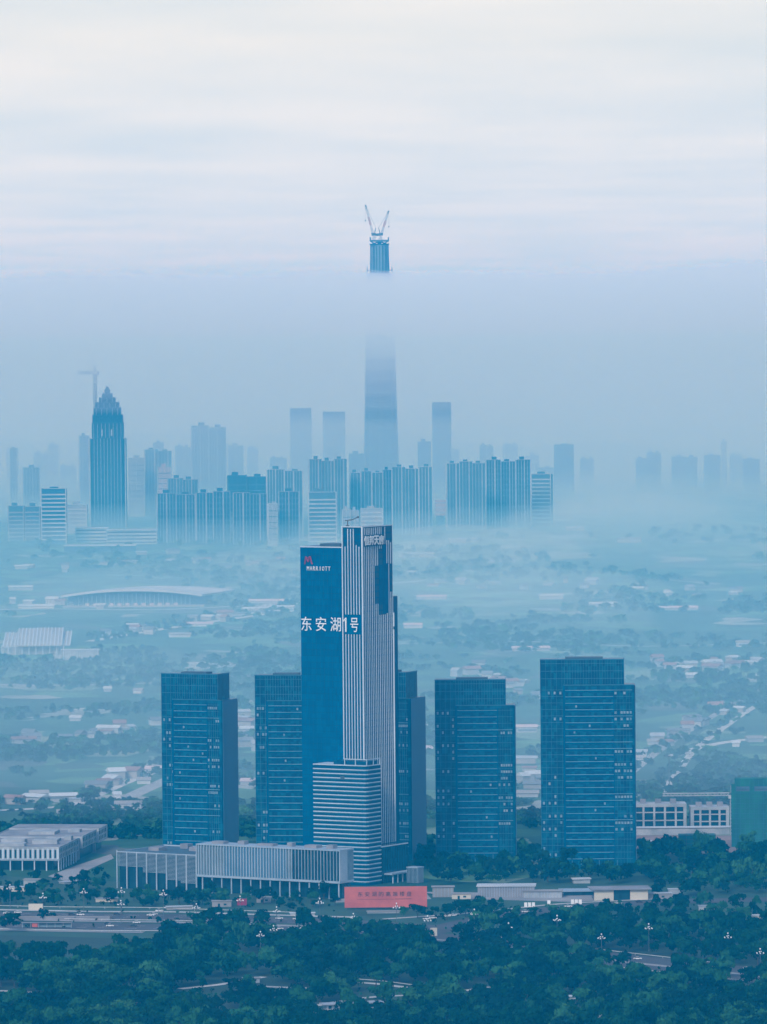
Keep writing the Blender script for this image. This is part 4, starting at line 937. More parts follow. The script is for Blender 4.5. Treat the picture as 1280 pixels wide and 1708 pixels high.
# far hills
def hill(pts, d0, depth, m):
    v = []; f = []
    for x, y in pts:
        dx = (x - CX) / F * d0; z = max(4, ZT(x, y, d0)); v += [(dx, d0 - depth * .4, -.2), (dx, d0 - depth * .12, z * .72), (dx * 1.03, d0, z), (dx * 1.06, d0 + depth * .5, z * .6), (dx * 1.08, d0 + depth, -.2)]
    for i in range(len(pts) - 1):
        for k in range(4): f.append((5 * i + k, 5 * i + 5 + k, 5 * i + 6 + k, 5 * i + 1 + k))
    structure(link('hills', mesh('hills', v, f, m, True)))
M['hill_green'] = pmat('hill_green', (.05, .10, .06), (.035, .075, .045), .9, .004)
rs = random.Random(9)
hill([(x, 728 - 10 * math.exp(-((x - 470) / 80) ** 2) + 6 * math.sin(x * .017) + rs.uniform(-2, 2) + max(0, (x - 560) * .035)) for x in range(-500, 1800, 30)], 14300, 900, M['hill_green'])
hill([(x, 712 + 7 * math.sin(x * .009 + 2) + rs.uniform(-2, 2) - 8 / (1 + math.exp((x - 100) / 14)) + 5 * math.sin(x * .031)) for x in range(-500, 1800, 36)], 16000, 1100, M['hill_green'])
# ------------------------------------------------------------------ roads, paths and open ground
M['lawn'] = pmat('lawn', (.014, .058, .032), (.008, .036, .022), .95, .03, detail=6)
M['pale_field'] = pmat('pale_field', (.25, .27, .19), (.15, .19, .12), .95, .012, detail=6)
M['path_pale'] = pmat('path_pale', (.55, .54, .52), (.38, .38, .38), .9, .05, detail=5)
patch('forest_floor', [(-120, 1556), (250, 1566), (700, 1572), (1000, 1560), (1400, 1560), (1500, 1800), (-300, 1800)], .03, pmat('forest_floor', (.018, .05, .032), (.010, .034, .026), .95, .03, detail=6))
patch('park_ground', [(-120, 1456), (180, 1470), (560, 1500), (760, 1492), (900, 1460), (1090, 1416), (1400, 1416), (1400, 1562), (1000, 1561), (700, 1573), (250, 1567), (-120, 1557)], .05, pmat('park_ground', (.028, .085, .05), (.016, .06, .042), .95, .025, detail=6))
ribbon('road', [(-80, 1524), (60, 1527), (170, 1529), (290, 1530), (420, 1534), (560, 1539), (660, 1545), (760, 1552)], 34, .10, M['asphalt'])
ribbon('road', [(-80, 1541), (60, 1544), (170, 1546), (260, 1548), (360, 1549), (480, 1552), (600, 1557), (700, 1561)], 40, .15, M['asphalt'])
ribbon('pavement', [(-80, 1533), (60, 1535.5), (170, 1537.5), (290, 1539), (420, 1543), (520, 1546)], 9, .24, M['concrete'])
ribbon('pavement', [(-80, 1550), (60, 1553), (170, 1555), (240, 1556)], 9, .26, M['concrete'])
ribbon('pavement', [(-80, 1517), (60, 1519.5), (170, 1521.5), (290, 1522), (420, 1526), (520, 1529), (600, 1531)], 7, .28, M['path_pale'])
ribbon('road', [(690, 1560), (760, 1545), (840, 1528), (930, 1517), (1020, 1510), (1150, 1504), (1330, 1500)], 26, .20, M['asphalt'])
ribbon('pavement', [(640, 1534), (700, 1530), (760, 1526), (840, 1518), (930, 1509), (1040, 1503), (1140, 1498)], 5, .30, M['path_pale'])
ribbon('road', [(700, 1561), (790, 1569), (880, 1580), (980, 1592), (1080, 1603), (1200, 1616), (1340, 1630)], 34, .12, M['asphalt'])
ribbon('road', [(880, 1592), (980, 1604), (1090, 1616), (1200, 1628), (1340, 1644)], 22, .17, M['asphalt'])
ribbon('pavement', [(700, 1566), (790, 1574), (880, 1586), (980, 1598), (1080, 1609.5), (1200, 1622), (1340, 1637)], 6, .29, M['concrete'])
PATHS = [[(300, 1650), (366, 1643), (417, 1634), (440, 1630)], [(415, 1645), (460, 1647), (515, 1649)], [(560, 1642), (600, 1640), (640, 1643), (700, 1651)], [(515, 1680), (570, 1671), (620, 1664), (680, 1661)], [(740, 1655), (775, 1653), (820, 1647)], [(925, 1668), (980, 1665)], [(355, 1696), (420, 1690)], [(520, 1690), (560, 1686), (610, 1680)], [(80, 1660), (40, 1655), (-10, 1653)]]
for P_ in PATHS: ribbon('path', P_, 5.5, .16, M['path_pale'])
# lane dashes on the boulevard
for pts, zz_ in (([(-40, 1524), (60, 1527), (170, 1529), (290, 1530), (420, 1534), (560, 1539)], .13), ([(-40, 1544), (60, 1544.5), (170, 1546), (260, 1548), (360, 1549)], .18)):
    mbd = MB()
    for a, b in zip(pts, pts[1:]):
        A_, B_ = G(*a), G(*b); n_ = int((B_ - A_).length / 12)
        for off in (-8, 0, 8):
            for i in range(n_):
                q0 = A_ + (B_ - A_) * (i / n_); q1 = A_ + (B_ - A_) * ((i + .45) / n_); e = (B_ - A_).normalized(); nn = Vector((-e.y, e.x, 0))
                k0 = len(mbd.v)
                for q, sgn in ((q0, 1), (q1, 1), (q1, -1), (q0, -1)): r_ = q + nn * (off + .22 * sgn); mbd.v.append((r_.x, r_.y, zz_))
                mbd.f.append((k0 + 3, k0 + 2, k0 + 1, k0))
    structure(link('lane_markings', mbd.me('lane_markings', M['paint'])))
# middle distance
ribbon('road', [(-60, 1354), (60, 1349), (120, 1342), (165, 1325), (215, 1303), (280, 1280), (350, 1257), (430, 1232)], 11, .08, M['path_pale'])
ribbon('road', [(170, 1355), (215, 1330), (270, 1305), (340, 1278)], 15, .06, M['concrete'])
ribbon('road', [(1105, 1322), (1130, 1290), (1160, 1250), (1205, 1216), (1256, 1181), (1320, 1145)], 6.5, .08, M['path_pale'])
ribbon('road', [(1040, 1300), (1100, 1252), (1160, 1212), (1230, 1172), (1290, 1140)], 8, .06, M['concrete'])
ribbon('road', [(150, 1070), (230, 1056), (320, 1042), (410, 1029), (480, 1020)], 14, .08, M['path_pale'])
ribbon('road', [(-60, 1017), (100, 1016), (260, 1017), (420, 1010), (560, 1004)], 13, .10, M['path_pale'])
ribbon('road', [(650, 1206), (780, 1212), (900, 1210)], 14, .08, M['path_pale'])
ribbon('road', [(-60, 1140), (100, 1143), (300, 1139), (480, 1143)], 12, .08, M['concrete'])
ribbon('road', [(640, 1075), (860, 1070), (1080, 1078), (1340, 1070)], 12, .08, M['concrete'])
ribbon('road', [(1120, 1262), (1200, 1240), (1320, 1226)], 12, .09, M['path_pale'])
patch('site_ground', [(1040, 1394), (1240, 1394), (1270, 1412), (1230, 1424), (1110, 1424), (1040, 1416)], .07, M['dirt'])
patch('field', [(60, 1228), (90, 1229), (122, 1243), (100, 1250), (60, 1249)], .05, M['pale_field'])
patch('field', [(135, 1262), (200, 1248), (262, 1250), (210, 1262)], .05, M['pale_field'])
patch('field', [(200, 1346), (250, 1338), (262, 1346), (215, 1354)], .09, M['path_pale'])
patch('field', [(90, 1274), (150, 1272), (180, 1280), (100, 1284)], .05, M['lawn'])
patch('field', [(1090, 1250), (1150, 1215), (1180, 1215), (1130, 1252)], .05, M['lawn'])
patch('field', [(700, 1200), (900, 1198), (900, 1216), (700, 1218)], .04, M['lawn'])
patch('field', [(840, 925), (980, 921), (1010, 930), (850, 936)], .05, M['pale_field'])
patch('field', [(660, 905), (770, 900), (780, 909), (660, 914)], .05, M['pale_field'])
patch('plaza', [(700, 1488), (780, 1500), (960, 1505), (1120, 1496), (1120, 1488), (860, 1490)], .09, M['concrete'])
patch('plaza', [(80, 1462), (130, 1443), (185, 1425), (190, 1432), (150, 1450), (110, 1470)], .09, M['concrete'])
patch('plaza', [(560, 1485), (700, 1478), (720, 1500), (560, 1506)], .085, M['concrete'])
patch('lawn', [(590, 1521), (720, 1519), (725, 1526), (600, 1528)], .11, M['lawn'])

# ------------------------------------------------------------------ trees
def crown_tris(rnd, n, R_, H_, leaf, lobes):
    """leaf-clump triangles spread through a lobed crown; crown base at z=0"""
    cs = []
    for k in range(lobes):
        a = rnd.uniform(0, 2 * np.pi); r = R_ * .78 * np.sqrt(rnd.uniform(0, 1)); cs.append((r * np.cos(a), r * np.sin(a), H_ * rnd.uniform(.2, .85), R_ * rnd.uniform(.22, .50)))
    cs.append((0, 0, H_ * .62, R_ * .5)); cs = np.array(cs)
    idx = rnd.integers(0, len(cs), n); d = rnd.normal(size=(n, 3)); d[:, 2] = np.where(rnd.uniform(size=n) < .72, np.abs(d[:, 2]), d[:, 2]); d /= np.linalg.norm(d, axis=1)[:, None]
    rad = cs[idx, 3] * (0.62 + .42 * rnd.uniform(size=n) ** .5)
    P = cs[idx, :3] + d * rad[:, None] * np.array([1, 1, .78 * H_ / (R_ * 1.5)])
    P[:, 2] = np.clip(P[:, 2], 0, None)
    nrm = d + rnd.normal(size=(n, 3)) * .55; nrm /= np.linalg.norm(nrm, axis=1)[:, None]
    t1 = np.cross(nrm, rnd.normal(size=(n, 3))); t1 /= np.linalg.norm(t1, axis=1)[:, None]; t2 = np.cross(nrm, t1)
    sz = leaf * rnd.uniform(.6, 1.35, n)[:, None]
    V = np.stack([P + t1 * sz, P - t1 * sz * .55 + t2 * sz * .85, P - t1 * sz * .5 - t2 * sz * .9], 1)
    return V.reshape(-1, 3)
def tri_mesh(name, V, mats, mi=None):
    n = len(V) // 3; me = bpy.data.meshes.new(name)
    me.vertices.add(len(V)); me.vertices.foreach_set('co', V.astype('f').ravel())
    me.loops.add(len(V)); me.loops.foreach_set('vertex_index', np.arange(len(V), dtype='i'))
    me.polygons.add(n); me.polygons.foreach_set('loop_start', np.arange(0, len(V), 3, dtype='i')); me.polygons.foreach_set('loop_total', np.full(n, 3, 'i'))
    for m in mats: me.materials.append(m)
    if mi is not None: me.polygons.foreach_set('material_index', mi.astype('i'))
    me.update(); return me
M['leaf_blue'] = leafmat('leaf_blue', (.001, .016, .016), (.003, .026, .021), (.010, .05, .032))
nr = np.random.default_rng(4)
CROWNS = []
for i, (r_, h_, lo_) in enumerate(((5.0, 7.5, 9), (4.4, 7.0, 8), (5.8, 7.2, 11), (3.6, 8.5, 8), (4.2, 5.6, 7), (3.0, 6.0, 6), (5.2, 9.0, 12), (2.6, 7.5, 6))):
    CROWNS.append((r_, h_, [tri_mesh('crown', crown_tris(nr, 900, r_, h_, .62, lo_), [M[m_]]) for m_ in ('leaf', 'leaf_blue', 'leaf_light')]))
def trunk_mesh(h):
    q = MB(); q.lathe([(.42, 0), (.3, h * .4), (.2, h)], 7)
    for a in (0.3, 2.2, 4.4): q.bar((0, 0, h * .75), (1.5 * math.cos(a), 1.5 * math.sin(a), h * 1.35), .18)
    return q.me('trunk', M['bark'])
TRUNK = trunk_mesh(3.2)
def tree(label, px, py, kind, mi, sc_=1.0, group='trees of the park wood', name='broadleaf_tree'):
    p = G(px, py); t = thing(name, label, 'tree', p, random.uniform(0, 6.28), group); t.scale = (sc_, sc_, sc_ * random.uniform(.9, 1.15))
    link('trunk', TRUNK, t); link('crown', CROWNS[kind][2][mi], t, (0, 0, 2.2)); return t
random.seed(21)
ROADS_PX = [([(-80, 1520), (170, 1525), (290, 1527), (420, 1531), (560, 1535), (660, 1540), (760, 1548)], 10, 9), ([(-80, 1546), (170, 1551), (260, 1553), (400, 1553), (600, 1560), (700, 1564)], 8, 7),
            ([(700, 1564), (880, 1584), (980, 1597), (1080, 1607), (1200, 1620), (1340, 1634)], 11, 19), ([(690, 1555), (840, 1526), (930, 1515), (1020, 1508), (1150, 1503), (1330, 1499)], 5, 6)]
def blocked(x, y):
    """ground kept free of trees so that roads and paths stay in view"""
    for pts, up_, dn in ROADS_PX:
        for (xa, ya), (xb, yb_) in zip(pts, pts[1:]):
            if xa <= x <= xb:
                yc = ya + (yb_ - ya) * (x - xa) / (xb - xa)
                if yc - up_ < y < yc + dn: return 1.0 if y < yc + dn * .45 else .8
    for pts in PATHS:
        xs_p = sorted(pts)
        for (xa, ya), (xb, yb_) in zip(xs_p, xs_p[1:]):
            if xa <= x <= xb:
                yc = ya + (yb_ - ya) * (x - xa) / (xb - xa)
                if yc - 3 < y < yc + 32: return 1.0 if y < yc + 4 else .84
    return 0.0
CLEAR = [(95, 1600, 120, 17), (330, 1668, 60, 14), (585, 1692, 90, 16), (655, 1662, 60, 12), (965, 1684, 55, 14), (1090, 1630, 70, 16), (470, 1664, 60, 12), (770, 1672, 55, 12), (200, 1652, 50, 10), (1220, 1660, 60, 12), (400, 1600, 50, 12), (850, 1640, 45, 10)]
def cleared(x, y): return any(((x - a) / c) ** 2 + ((y - b) / d) ** 2 < 1 for a, b, c, d in CLEAR)
def inbox(x, y, b): return b[0] <= x <= b[2] and b[1] <= y <= b[3]
SOLID = [(180, 1400, 600, 1500), (-50, 1400, 182, 1464), (560, 1460, 726, 1528), (716, 1476, 1090, 1512), (720, 1400, 866, 1446), (896, 1400, 1068, 1456), (1050, 1380, 1290, 1424)]
def density(x, y):
    if y > 1558: d = 1.0
    elif y > 1512: d = .20 if x < 760 else (.55 if y < 1530 else .62)
    elif y > 1498: d = 1.0 if x < 560 else .35
    elif y > 1464: d = .75 if x < 190 else (.85 if x > 560 else .0)
    elif y > 1424: d = 1.6 if x > 690 else .0
    else: d = 0
    if x < 270 and 1550 < y < 1594: d = .06
    if d and any(inbox(x, y, b) for b in SOLID): return 0
    return d * (1 - blocked(x, y)) * (.10 if cleared(x, y) else 1)
# single trees: the ones that show largest, along the lower edge, by the roads and around the towers
zones = [('trees along the lower edge of the park wood', 'by the lower edge', (-10, 1676, 1290, 1738), 92),
         ('trees of the park wood below the boulevard', 'in mid wood', (-10, 1600, 1290, 1676), 84),
         ('trees where the wood meets the boulevard', 'at the wood rim', (-10, 1562, 1290, 1600), 40),
         ('street trees before the podium', 'before the podium', (0, 1499, 580, 1520), 30),
         ('small trees on the boulevard verge', 'on the verge', (330, 1522, 800, 1545), 14),
         ('trees on the wooded slope at the right', 'on right slope', (780, 1520, 1290, 1560), 24),
         ('trees at the foot of the right office towers', 'by office towers', (700, 1440, 1290, 1476), 24)]
placed = []
TL = []
for grp, lab, b, n_ in zones:
    k = 0; tries = 0
    while k < n_ and tries < 6000:
        tries += 1; x, y = random.uniform(b[0], b[2]), random.uniform(b[1], b[3])
        if random.random() > density(x, y): continue
        if any(abs(x - u) < 15 and abs(y - w) < 5 for u, w in placed): continue
        placed.append((x, y)); k += 1
        kind = random.randrange(8) if y < 1560 else random.choice([0, 0, 1, 2, 2, 3, 4, 6, 6]); mi = random.choices([0, 1, 2], [5, 3.5, 2])[0]
        s_ = random.choice([.7, .85, 1.0, 1.15, 1.35]) * ((.78 if y > 1480 else 1.05) if y < 1550 else 1.25)
        TL.append((tree(lab, x, y, kind, mi, s_, grp), x, y, kind, mi, lab))
LAND = ((95, 'under white columned building'), (190, 'left of the slatted wing'), (330, 'under the slatted wing'), (470, 'under the finned podium'), (580, 'under the podium end'), (720, 'under the red billboard'), (860, 'under the ribbed hall'), (1000, 'under the canopy roof'), (1110, 'under the cream pavilion'), (1400, 'toward the right edge'))
SHAPE = ('broad', 'round', 'wide', 'upright', 'low', 'small', 'big', 'slim'); TINT = ('dark green', 'blue-green', 'light green')
names = {}
for o, x, y, kind, mi, lab in sorted(TL, key=lambda q: q[1]):
    land = next(w for m_, w in LAND if x < m_); names.setdefault((SHAPE[kind], TINT[mi], lab, land), []).append(o)
for (sh, ti, lab, land), os_ in names.items():
    for i, o in enumerate(os_):
        e = '' if len(os_) == 1 else (', left one', ', right one')[i] if len(os_) == 2 else ', %s from left' % ('first second third fourth fifth sixth seventh eighth ninth'.split()[i])
        o['label'] = f'{sh} {ti} tree {lab} {land}{e}'
for a, b, c, d in CLEAR:
    patch('lawn', [(a + c * .9 * math.cos(k * .52), b - 3 + d * .8 * math.sin(k * .52)) for k in range(12)][::-1], .10, M['lawn'])
for x, y, kd, sc_, lab in ((914, 1472, 3, 1.1, 'pale upright tree at the left foot of the tallest office tower'), (985, 1470, 3, 1.35, 'tall pale upright tree in front of the tallest office tower'), (1018, 1470, 3, 1.25, 'pale upright tree right of another in front of the tallest office tower'), (727, 1683, 0, 1.15, 'light green round tree standing alone among dark ones, lower centre')):
    tree(lab, x, y, kd, 2, sc_, None)
# the rest of the wood, one mass
def mass(name, label, spots_, ntri, leaf, seed, rr=(3.0, 5.6), hh=(5.5, 9.5), lift=1.6):
    g = np.random.default_rng(seed); base = [crown_tris(g, ntri, 1.0, 1.5, leaf / 4.3, 8) for _ in range(10)]; Vs = []; mi = []
    for p, k in spots_:
        r_ = g.uniform(*rr) * k; h_ = g.uniform(*hh) * k / 1.5; a = g.uniform(0, 6.28); B_ = base[g.integers(0, 10)]
        c, s_ = np.cos(a) * r_, np.sin(a) * r_
        Vs.append(np.stack([B_[:, 0] * c - B_[:, 1] * s_ + p.x, B_[:, 0] * s_ + B_[:, 1] * c + p.y, B_[:, 2] * h_ + lift * k + p.z], 1)); mi.append(np.full(ntri, g.choice(3, p=[.46, .32, .22])))
    o = link(name, tri_mesh(name, np.concatenate(Vs), [M['leaf'], M['leaf_blue'], M['leaf_light']], np.concatenate(mi))); o['kind'] = 'stuff'; o['label'] = label; return o
sp_ = []
grid = {}
while len(sp_) < 2250:
    x, y = random.uniform(-60, 1340), random.uniform(1425, 1775)
    if random.random() > density(x, y): continue
    if y > 1560 and random.random() < .25 and y < 1600: continue
    c = (int(x // 9), int(y // 2.2))
    if c in grid: continue
    grid[c] = 1
    sp_.append((G(x, y), random.choice([.7, .85, 1.0, 1.15, 1.4]) * ((.62 if x < 700 or y > 1500 else 1.05) if y < 1552 else 1)))
mass('woods', 'mass of dark green trees filling the park and road verges', sp_, 340, .72, 8, rr=(3.6, 6.4), hh=(6.5, 11.0))
sp_ = []
for _ in range(900):
    x = random.uniform(-40, 1320); y = random.choice([1523, 1536, 1548, 1512, 1503]) + random.gauss(0, 1.6) + (0 if x < 600 else random.uniform(-4, 12))
    if random.random() < .4: ce = random.choice(CLEAR); x = ce[0] + random.uniform(-1, 1) * ce[2]; y = ce[1] + random.uniform(-1, 1) * ce[3]
    if blocked(x, y) >= 1 and random.random() < .8: continue
    if any(inbox(x, y, b) for b in SOLID): continue
    sp_.append((G(x, y), random.uniform(.16, .34)))
mass('shrubbery', 'low shrubs and hedges along the boulevard', sp_, 60, 1.3, 9, lift=.2)
# far trees over the fields: clumps that read as one mass
from mathutils import noise as mno
sp_ = []; tries = 0
while len(sp_) < 4600 and tries < 200000:
    tries += 1
    y = 880 + (1440 - 880) * random.random() ** .8; x = random.uniform(-80, 1360)
    if any(inbox(x, y, b) for b in SOLID): continue
    p = G(x, y); v_ = mno.noise(Vector((p.x * .0036, p.y * .0021, 1.7))) + .75 * mno.noise(Vector((p.x * .012, p.y * .009, 4.2)))
    k = .12
    if y > 1340 and (x < 275 or 395 < x < 430 or 700 < x < 730 or 860 < x < 905): v_ += .35
    if v_ < k + .06 and random.random() > .006: continue
    if 1040 < x < 1250 and 1385 < y < 1424: continue
    if any(abs(y - (ya + (yb_ - ya) * (x - xa) / (xb - xa)) - 5) < 9 for xa, ya, xb, yb_ in ((1105, 1322, 1160, 1250), (1160, 1250, 1205, 1216), (1205, 1216, 1256, 1181), (120, 1342, 215, 1303), (215, 1303, 280, 1280), (150, 1070, 410, 1029)) if xa <= x <= xb): continue
    sp_.append((p, random.uniform(.55, 1.1) * (1.0 + max(0, 1150 - y) / 400)))
for pts_, n_ in (([(-60, 1350), (60, 1345), (120, 1338), (165, 1321), (215, 1299), (280, 1276), (430, 1228)], 150), ([(1100, 1318), (1128, 1288), (1158, 1248), (1203, 1214), (1256, 1179), (1320, 1145)], 70), ([(1040, 1298), (1100, 1250), (1160, 1210), (1230, 1170), (1290, 1138)], 80), ([(150, 1068), (230, 1054), (320, 1040), (480, 1018)], 160), ([(-60, 1138), (100, 1141), (300, 1137), (480, 1141)], 130), ([(640, 1073), (860, 1068), (1080, 1076), (1340, 1068)], 180), ([(-40, 1270), (120, 1262), (270, 1246)], 110), ([(-40, 1195), (140, 1190), (270, 1180)], 110), ([(640, 1165), (900, 1175), (1300, 1160)], 170)):
    for _ in range(n_):
        f_ = random.random() * (len(pts_) - 1); j_ = int(f_); u_ = f_ - j_
        x = pts_[j_][0] + (pts_[j_ + 1][0] - pts_[j_][0]) * u_ + random.gauss(0, 7); y = pts_[j_][1] + (pts_[j_ + 1][1] - pts_[j_][1]) * u_ + random.choice([-7, -5, -4, 6]) + random.gauss(0, 1.6)
        sp_.append((G(x, y), random.uniform(.4, .95)))
mass('distant_trees', 'clumps of trees spread over the misty fields', sp_, 64, 1.9, 12, rr=(3.0, 6.0), hh=(4, 7), lift=.3)

# ------------------------------------------------------------------ street lamps with globes
lq = MB(); lq.lathe([(.42, 0), (.36, .8), (.2, 1.2), (.16, 13.6), (.1, 15.2)], 8); POLE = lq.me('pole', M['steel'])
lq = MB()
for r_, z_ in ((2.1, 12.7), (.9, 13.6)):
    for k in range(6 if r_ > 1 else 2): a = k * math.pi / (3 if r_ > 1 else 1) + (.5 if r_ < 1.5 else 0); lq.bar((0, 0, z_ - .9), (r_ * math.cos(a), r_ * math.sin(a), z_), .12)
ARMS = lq.me('arms', M['steel'])
lq = MB(); lq.lathe([(.05, -.38), (.26, -.28), (.38, 0), (.28, .27), (.05, .4)], 8); GLOBE = lq.me('globe', M['globe'], True)
lamps = [(17, 1474, 'by the white columned building'), (72, 1492, 'standing at the left end of the boulevard'), (140, 1480, 'left of the slatted wing, farther from the road'), (202, 1500, 'below the left corner of the slatted wing'), (203, 1484, 'close before the left corner of the slatted wing'), (273, 1489, 'in front of the slatted wing'), (328, 1508, 'below the joint of slatted wing and finned podium'), (401, 1497, 'before the finned podium by a small red sign'), (534, 1504, 'before the right end of the podium'), (462, 1517, 'by the pavement below the finned podium'), (457, 1547, 'half hidden in the trees, upper of two close lamps'), (435, 1555, 'half hidden in the trees, lower of two close lamps'), (590, 1526, 'below the left part of the red billboard'), (662, 1511, 'in front of the right part of the red billboard'), (714, 1534, 'beside the cream notice wall right of the billboard'), (792, 1523, 'on the road edge below the ribbed hall'), (849, 1545, 'left of the wooded slope on the right'), (930, 1532, 'on the road below the canopy roof'), (1004, 1558, 'among trees left of the wide right hand trees'), (1083, 1546, 'among trees below the cream pavilion'), (1215, 1558, 'among trees toward the right edge'), (1269, 1586, 'closest to the right edge')]
for x, y, w_ in lamps:
    hp = G(x, y + 41); t = thing('street_lamp', 'tall lamp post with white globes ' + w_, 'street lamp', hp, random.uniform(0, 1), 'globe street lamps along the roads')
    link('pole', POLE, t); link('arms', ARMS, t)
    t.scale = (1, 1, random.uniform(.88, 1.1))
    for r_, z_ in ((2.1, 12.7), (.9, 13.6)):
        for k in range(6 if r_ > 1 else 2): a = k * math.pi / (3 if r_ > 1 else 1) + (.5 if r_ < 1.5 else 0); link('globe', GLOBE, t, (r_ * math.cos(a), r_ * math.sin(a), z_ + .4))
    link('globe', GLOBE, t, (0, 0, 15.6), scale=(1.2, 1.2, 1.3))

# ------------------------------------------------------------------ vehicles
def car_body(name, prof, w, m):
    v = [(x, -w / 2, z) for x, z in prof] + [(x, w / 2, z) for x, z in prof]; n = len(prof)
    return mesh(name, v, [tuple(range(n)), tuple(reversed(range(n, 2 * n)))] + [(i, n + i, n + (i + 1) % n, (i + 1) % n) for i in range(n)], m)
SED = [(-2.3, .35), (2.3, .35), (2.35, .8), (1.25, .98), (-1.9, .98), (-2.3, .9)]
CABP = [(-1.75, .98), (1.2, .98), (.55, 1.5), (-1.2, 1.5)]
VAN = [(-2.9, .4), (2.9, .4), (2.9, 1.2), (2.3, 2.2), (-2.9, 2.3)]
BODIES = {k: car_body('body', SED, 1.85, M[m]) for k, m in (('white', 'car_white'), ('dark', 'car_dark'))}
CABIN = car_body('cabin', CABP, 1.6, M['dark_glass']); ROOFP = {k: car_body('roof', [(-1.18, 1.5), (.53, 1.5), (.4, 1.56), (-1.05, 1.56)], 1.58, M[m]) for k, m in (('white', 'car_white'), ('dark', 'car_dark'))}
VANB = car_body('body', VAN, 2.0, M['car_white']); VANG = car_body('windscreen', [(2.92, 1.22), (2.35, 2.12), (1.4, 2.12), (1.4, 1.3)], 2.04, M['dark_glass'])
lq = MB(); lq.lathe([(.34, -.11), (.34, .11)], 10); WHEEL = lq.me('wheel', M['rubber'])
def car(label, x, y, col='white', rz=0.0, van=False, z=.2):
    p = G(x, y); t = thing('van' if van else 'car', label, 'van' if van else 'car', p + Vector((0, 0, z)), R(rz), 'vehicles on the roads')
    if van: link('body', VANB, t); link('windscreen', VANG, t)
    else: link('body', BODIES[col], t); link('cabin', CABIN, t); link('roof', ROOFP[col], t)
    for sx in (-1.4, 1.4):
        for sy in (-.85, .85): link('wheel', WHEEL, t, (sx, sy, .34), (R(90), 0, 0))
    return t
car('white car on the boulevard below the slatted wing', 228, 1541, rz=-4, z=.3)
car('white car parked first in the short row before the slatted wing', 257, 1527, rz=30); car('white car parked in the middle of the row before the slatted wing', 266, 1521, rz=35); car('white car parked last in the row, nearest the slatted wing', 279, 1516, rz=35)
for i, (x, y) in enumerate(((712, 1535), (722, 1533.5), (734, 1532), (745, 1530.5), (757, 1529))): car(['first', 'second', 'third', 'fourth', 'fifth'][i] + ' car, counted from the billboard, in the line parked by the pavement', x, y, 'white' if i != 2 else 'dark', 12, z=.32)
car('white car on the road below the three notice panels', 877, 1523, rz=10, z=.3)
car('white van stopped among trees below the billboard', 675, 1556, rz=4, van=True, z=.25)
car('white van on the boulevard at the left edge of the wood', 403, 1556, rz=-3, van=True, z=.25)
car('white car half hidden by trees right of the boulevard', 1222, 1541, rz=-8)
car('white car in the trees below the netted tower', 1247, 1446, rz=12)
car('dark car on the boulevard left of the white one', 180, 1543, 'dark', -4, z=.3); car('dark car on the upper carriageway at the left', 120, 1527, 'dark', -3, z=.25); car('white car on the upper carriageway, far left', 30, 1524, 'white', -3, z=.25)
rs = random.Random(3)
for i, (x, y) in enumerate(((205, 1306), (235, 1297), (262, 1290), (182, 1319), (1180, 1232), (1150, 1262), (1200, 1217))):
    car(['white car on the left diagonal road, third up', 'white car on the left diagonal road, fourth up', 'white car on the left diagonal road, topmost', 'white car on the left diagonal road, lowest', 'white car on the right diagonal road, middle one', 'white car on the right diagonal road, lowest', 'white car on the right diagonal road, topmost'][i], x, y, 'white', 60 if x < 600 else 55, z=.15)
# roadside signs
t = thing('notice_wall', 'cream notice wall beside the boulevard at the left', 'notice board', G(60, 1519), R(-3)); box(t, 'panel', M['cream_wall'], -4.6, 4.6, 0, .5, .3, 4.2); box(t, 'base', M['concrete'], -5, 5, -.2, .7, 0, .3)
t = thing('notice_wall', 'cream notice wall at the road fork right of the billboard', 'notice board', G(724, 1562), R(8)); box(t, 'panel', M['cream_wall'], -2.0, 2.0, 0, .5, .3, 5.0); box(t, 'base', M['concrete'], -2.3, 2.3, -.2, .7, 0, .3)
t = thing('bus_shelter', 'long grey bus shelter with a red poster on the boulevard', 'bus shelter', G(78, 1548), R(-4))
box(t, 'back_wall', M['deck'], -15, 15, 1.2, 1.4, .3, 2.9); box(t, 'roof', M['roof_grey'], -15.5, 15.5, -.6, 1.8, 3.0, 3.25); box(t, 'poster', M['billboard_red'], -9, -5.6, -.1, .1, .5, 3.0)
for i in range(7): box(t, 'post', M['steel_white'], -15 + 5 * i, -14.8 + 5 * i, -.2, 0, .2, 3.0)
t = thing('underpass_wall', 'long dark retaining wall of the underpass at the left of the boulevard', 'wall', G(80, 1536), R(-3)); box(t, 'wall', M['roof_grey'], -45, 38, 0, .8, 0, 2.4); box(t, 'coping', M['concrete'], -45.2, 38.2, -.15, .95, 2.4, 2.7)
t = thing('red_sign', 'small red sign board by the lamp before the finned podium', 'sign', G(404, 1513), 0); box(t, 'panel', M['sign_red'], -3, 3, 0, .3, 1, 5.2); box(t, 'post', M['steel'], -2.6, -2.3, .3, .6, 0, 5); box(t, 'post', M['steel'], 2.3, 2.6, .3, .6, 0, 5)
t = thing('park_roof', 'pale flat park pavilion roof among trees at lower right', 'pavilion', G(952, 1672), R(4)); box(t, 'roof', M['far_white'], -7.5, 7.5, -3, 3, 3.2, 3.6)
for sx in (-6.5, 0, 6.5):
    for sy in (-2.4, 2.4): box(t, 'post', M['steel_white'], sx - .15, sx + .15, sy - .15, sy + .15, 0, 3.2)
t = thing('park_pavilion', 'long low park building with pale roof among the trees, lower centre', 'pavilion', G(590, 1684), R(17)); box(t, 'wall', M['white_wall'], -15, 15, 0, 6, 0, 3.0); box(t, 'roof', M['far_light'], -17, 17, -1.5, 7.5, 3.0, 3.5)
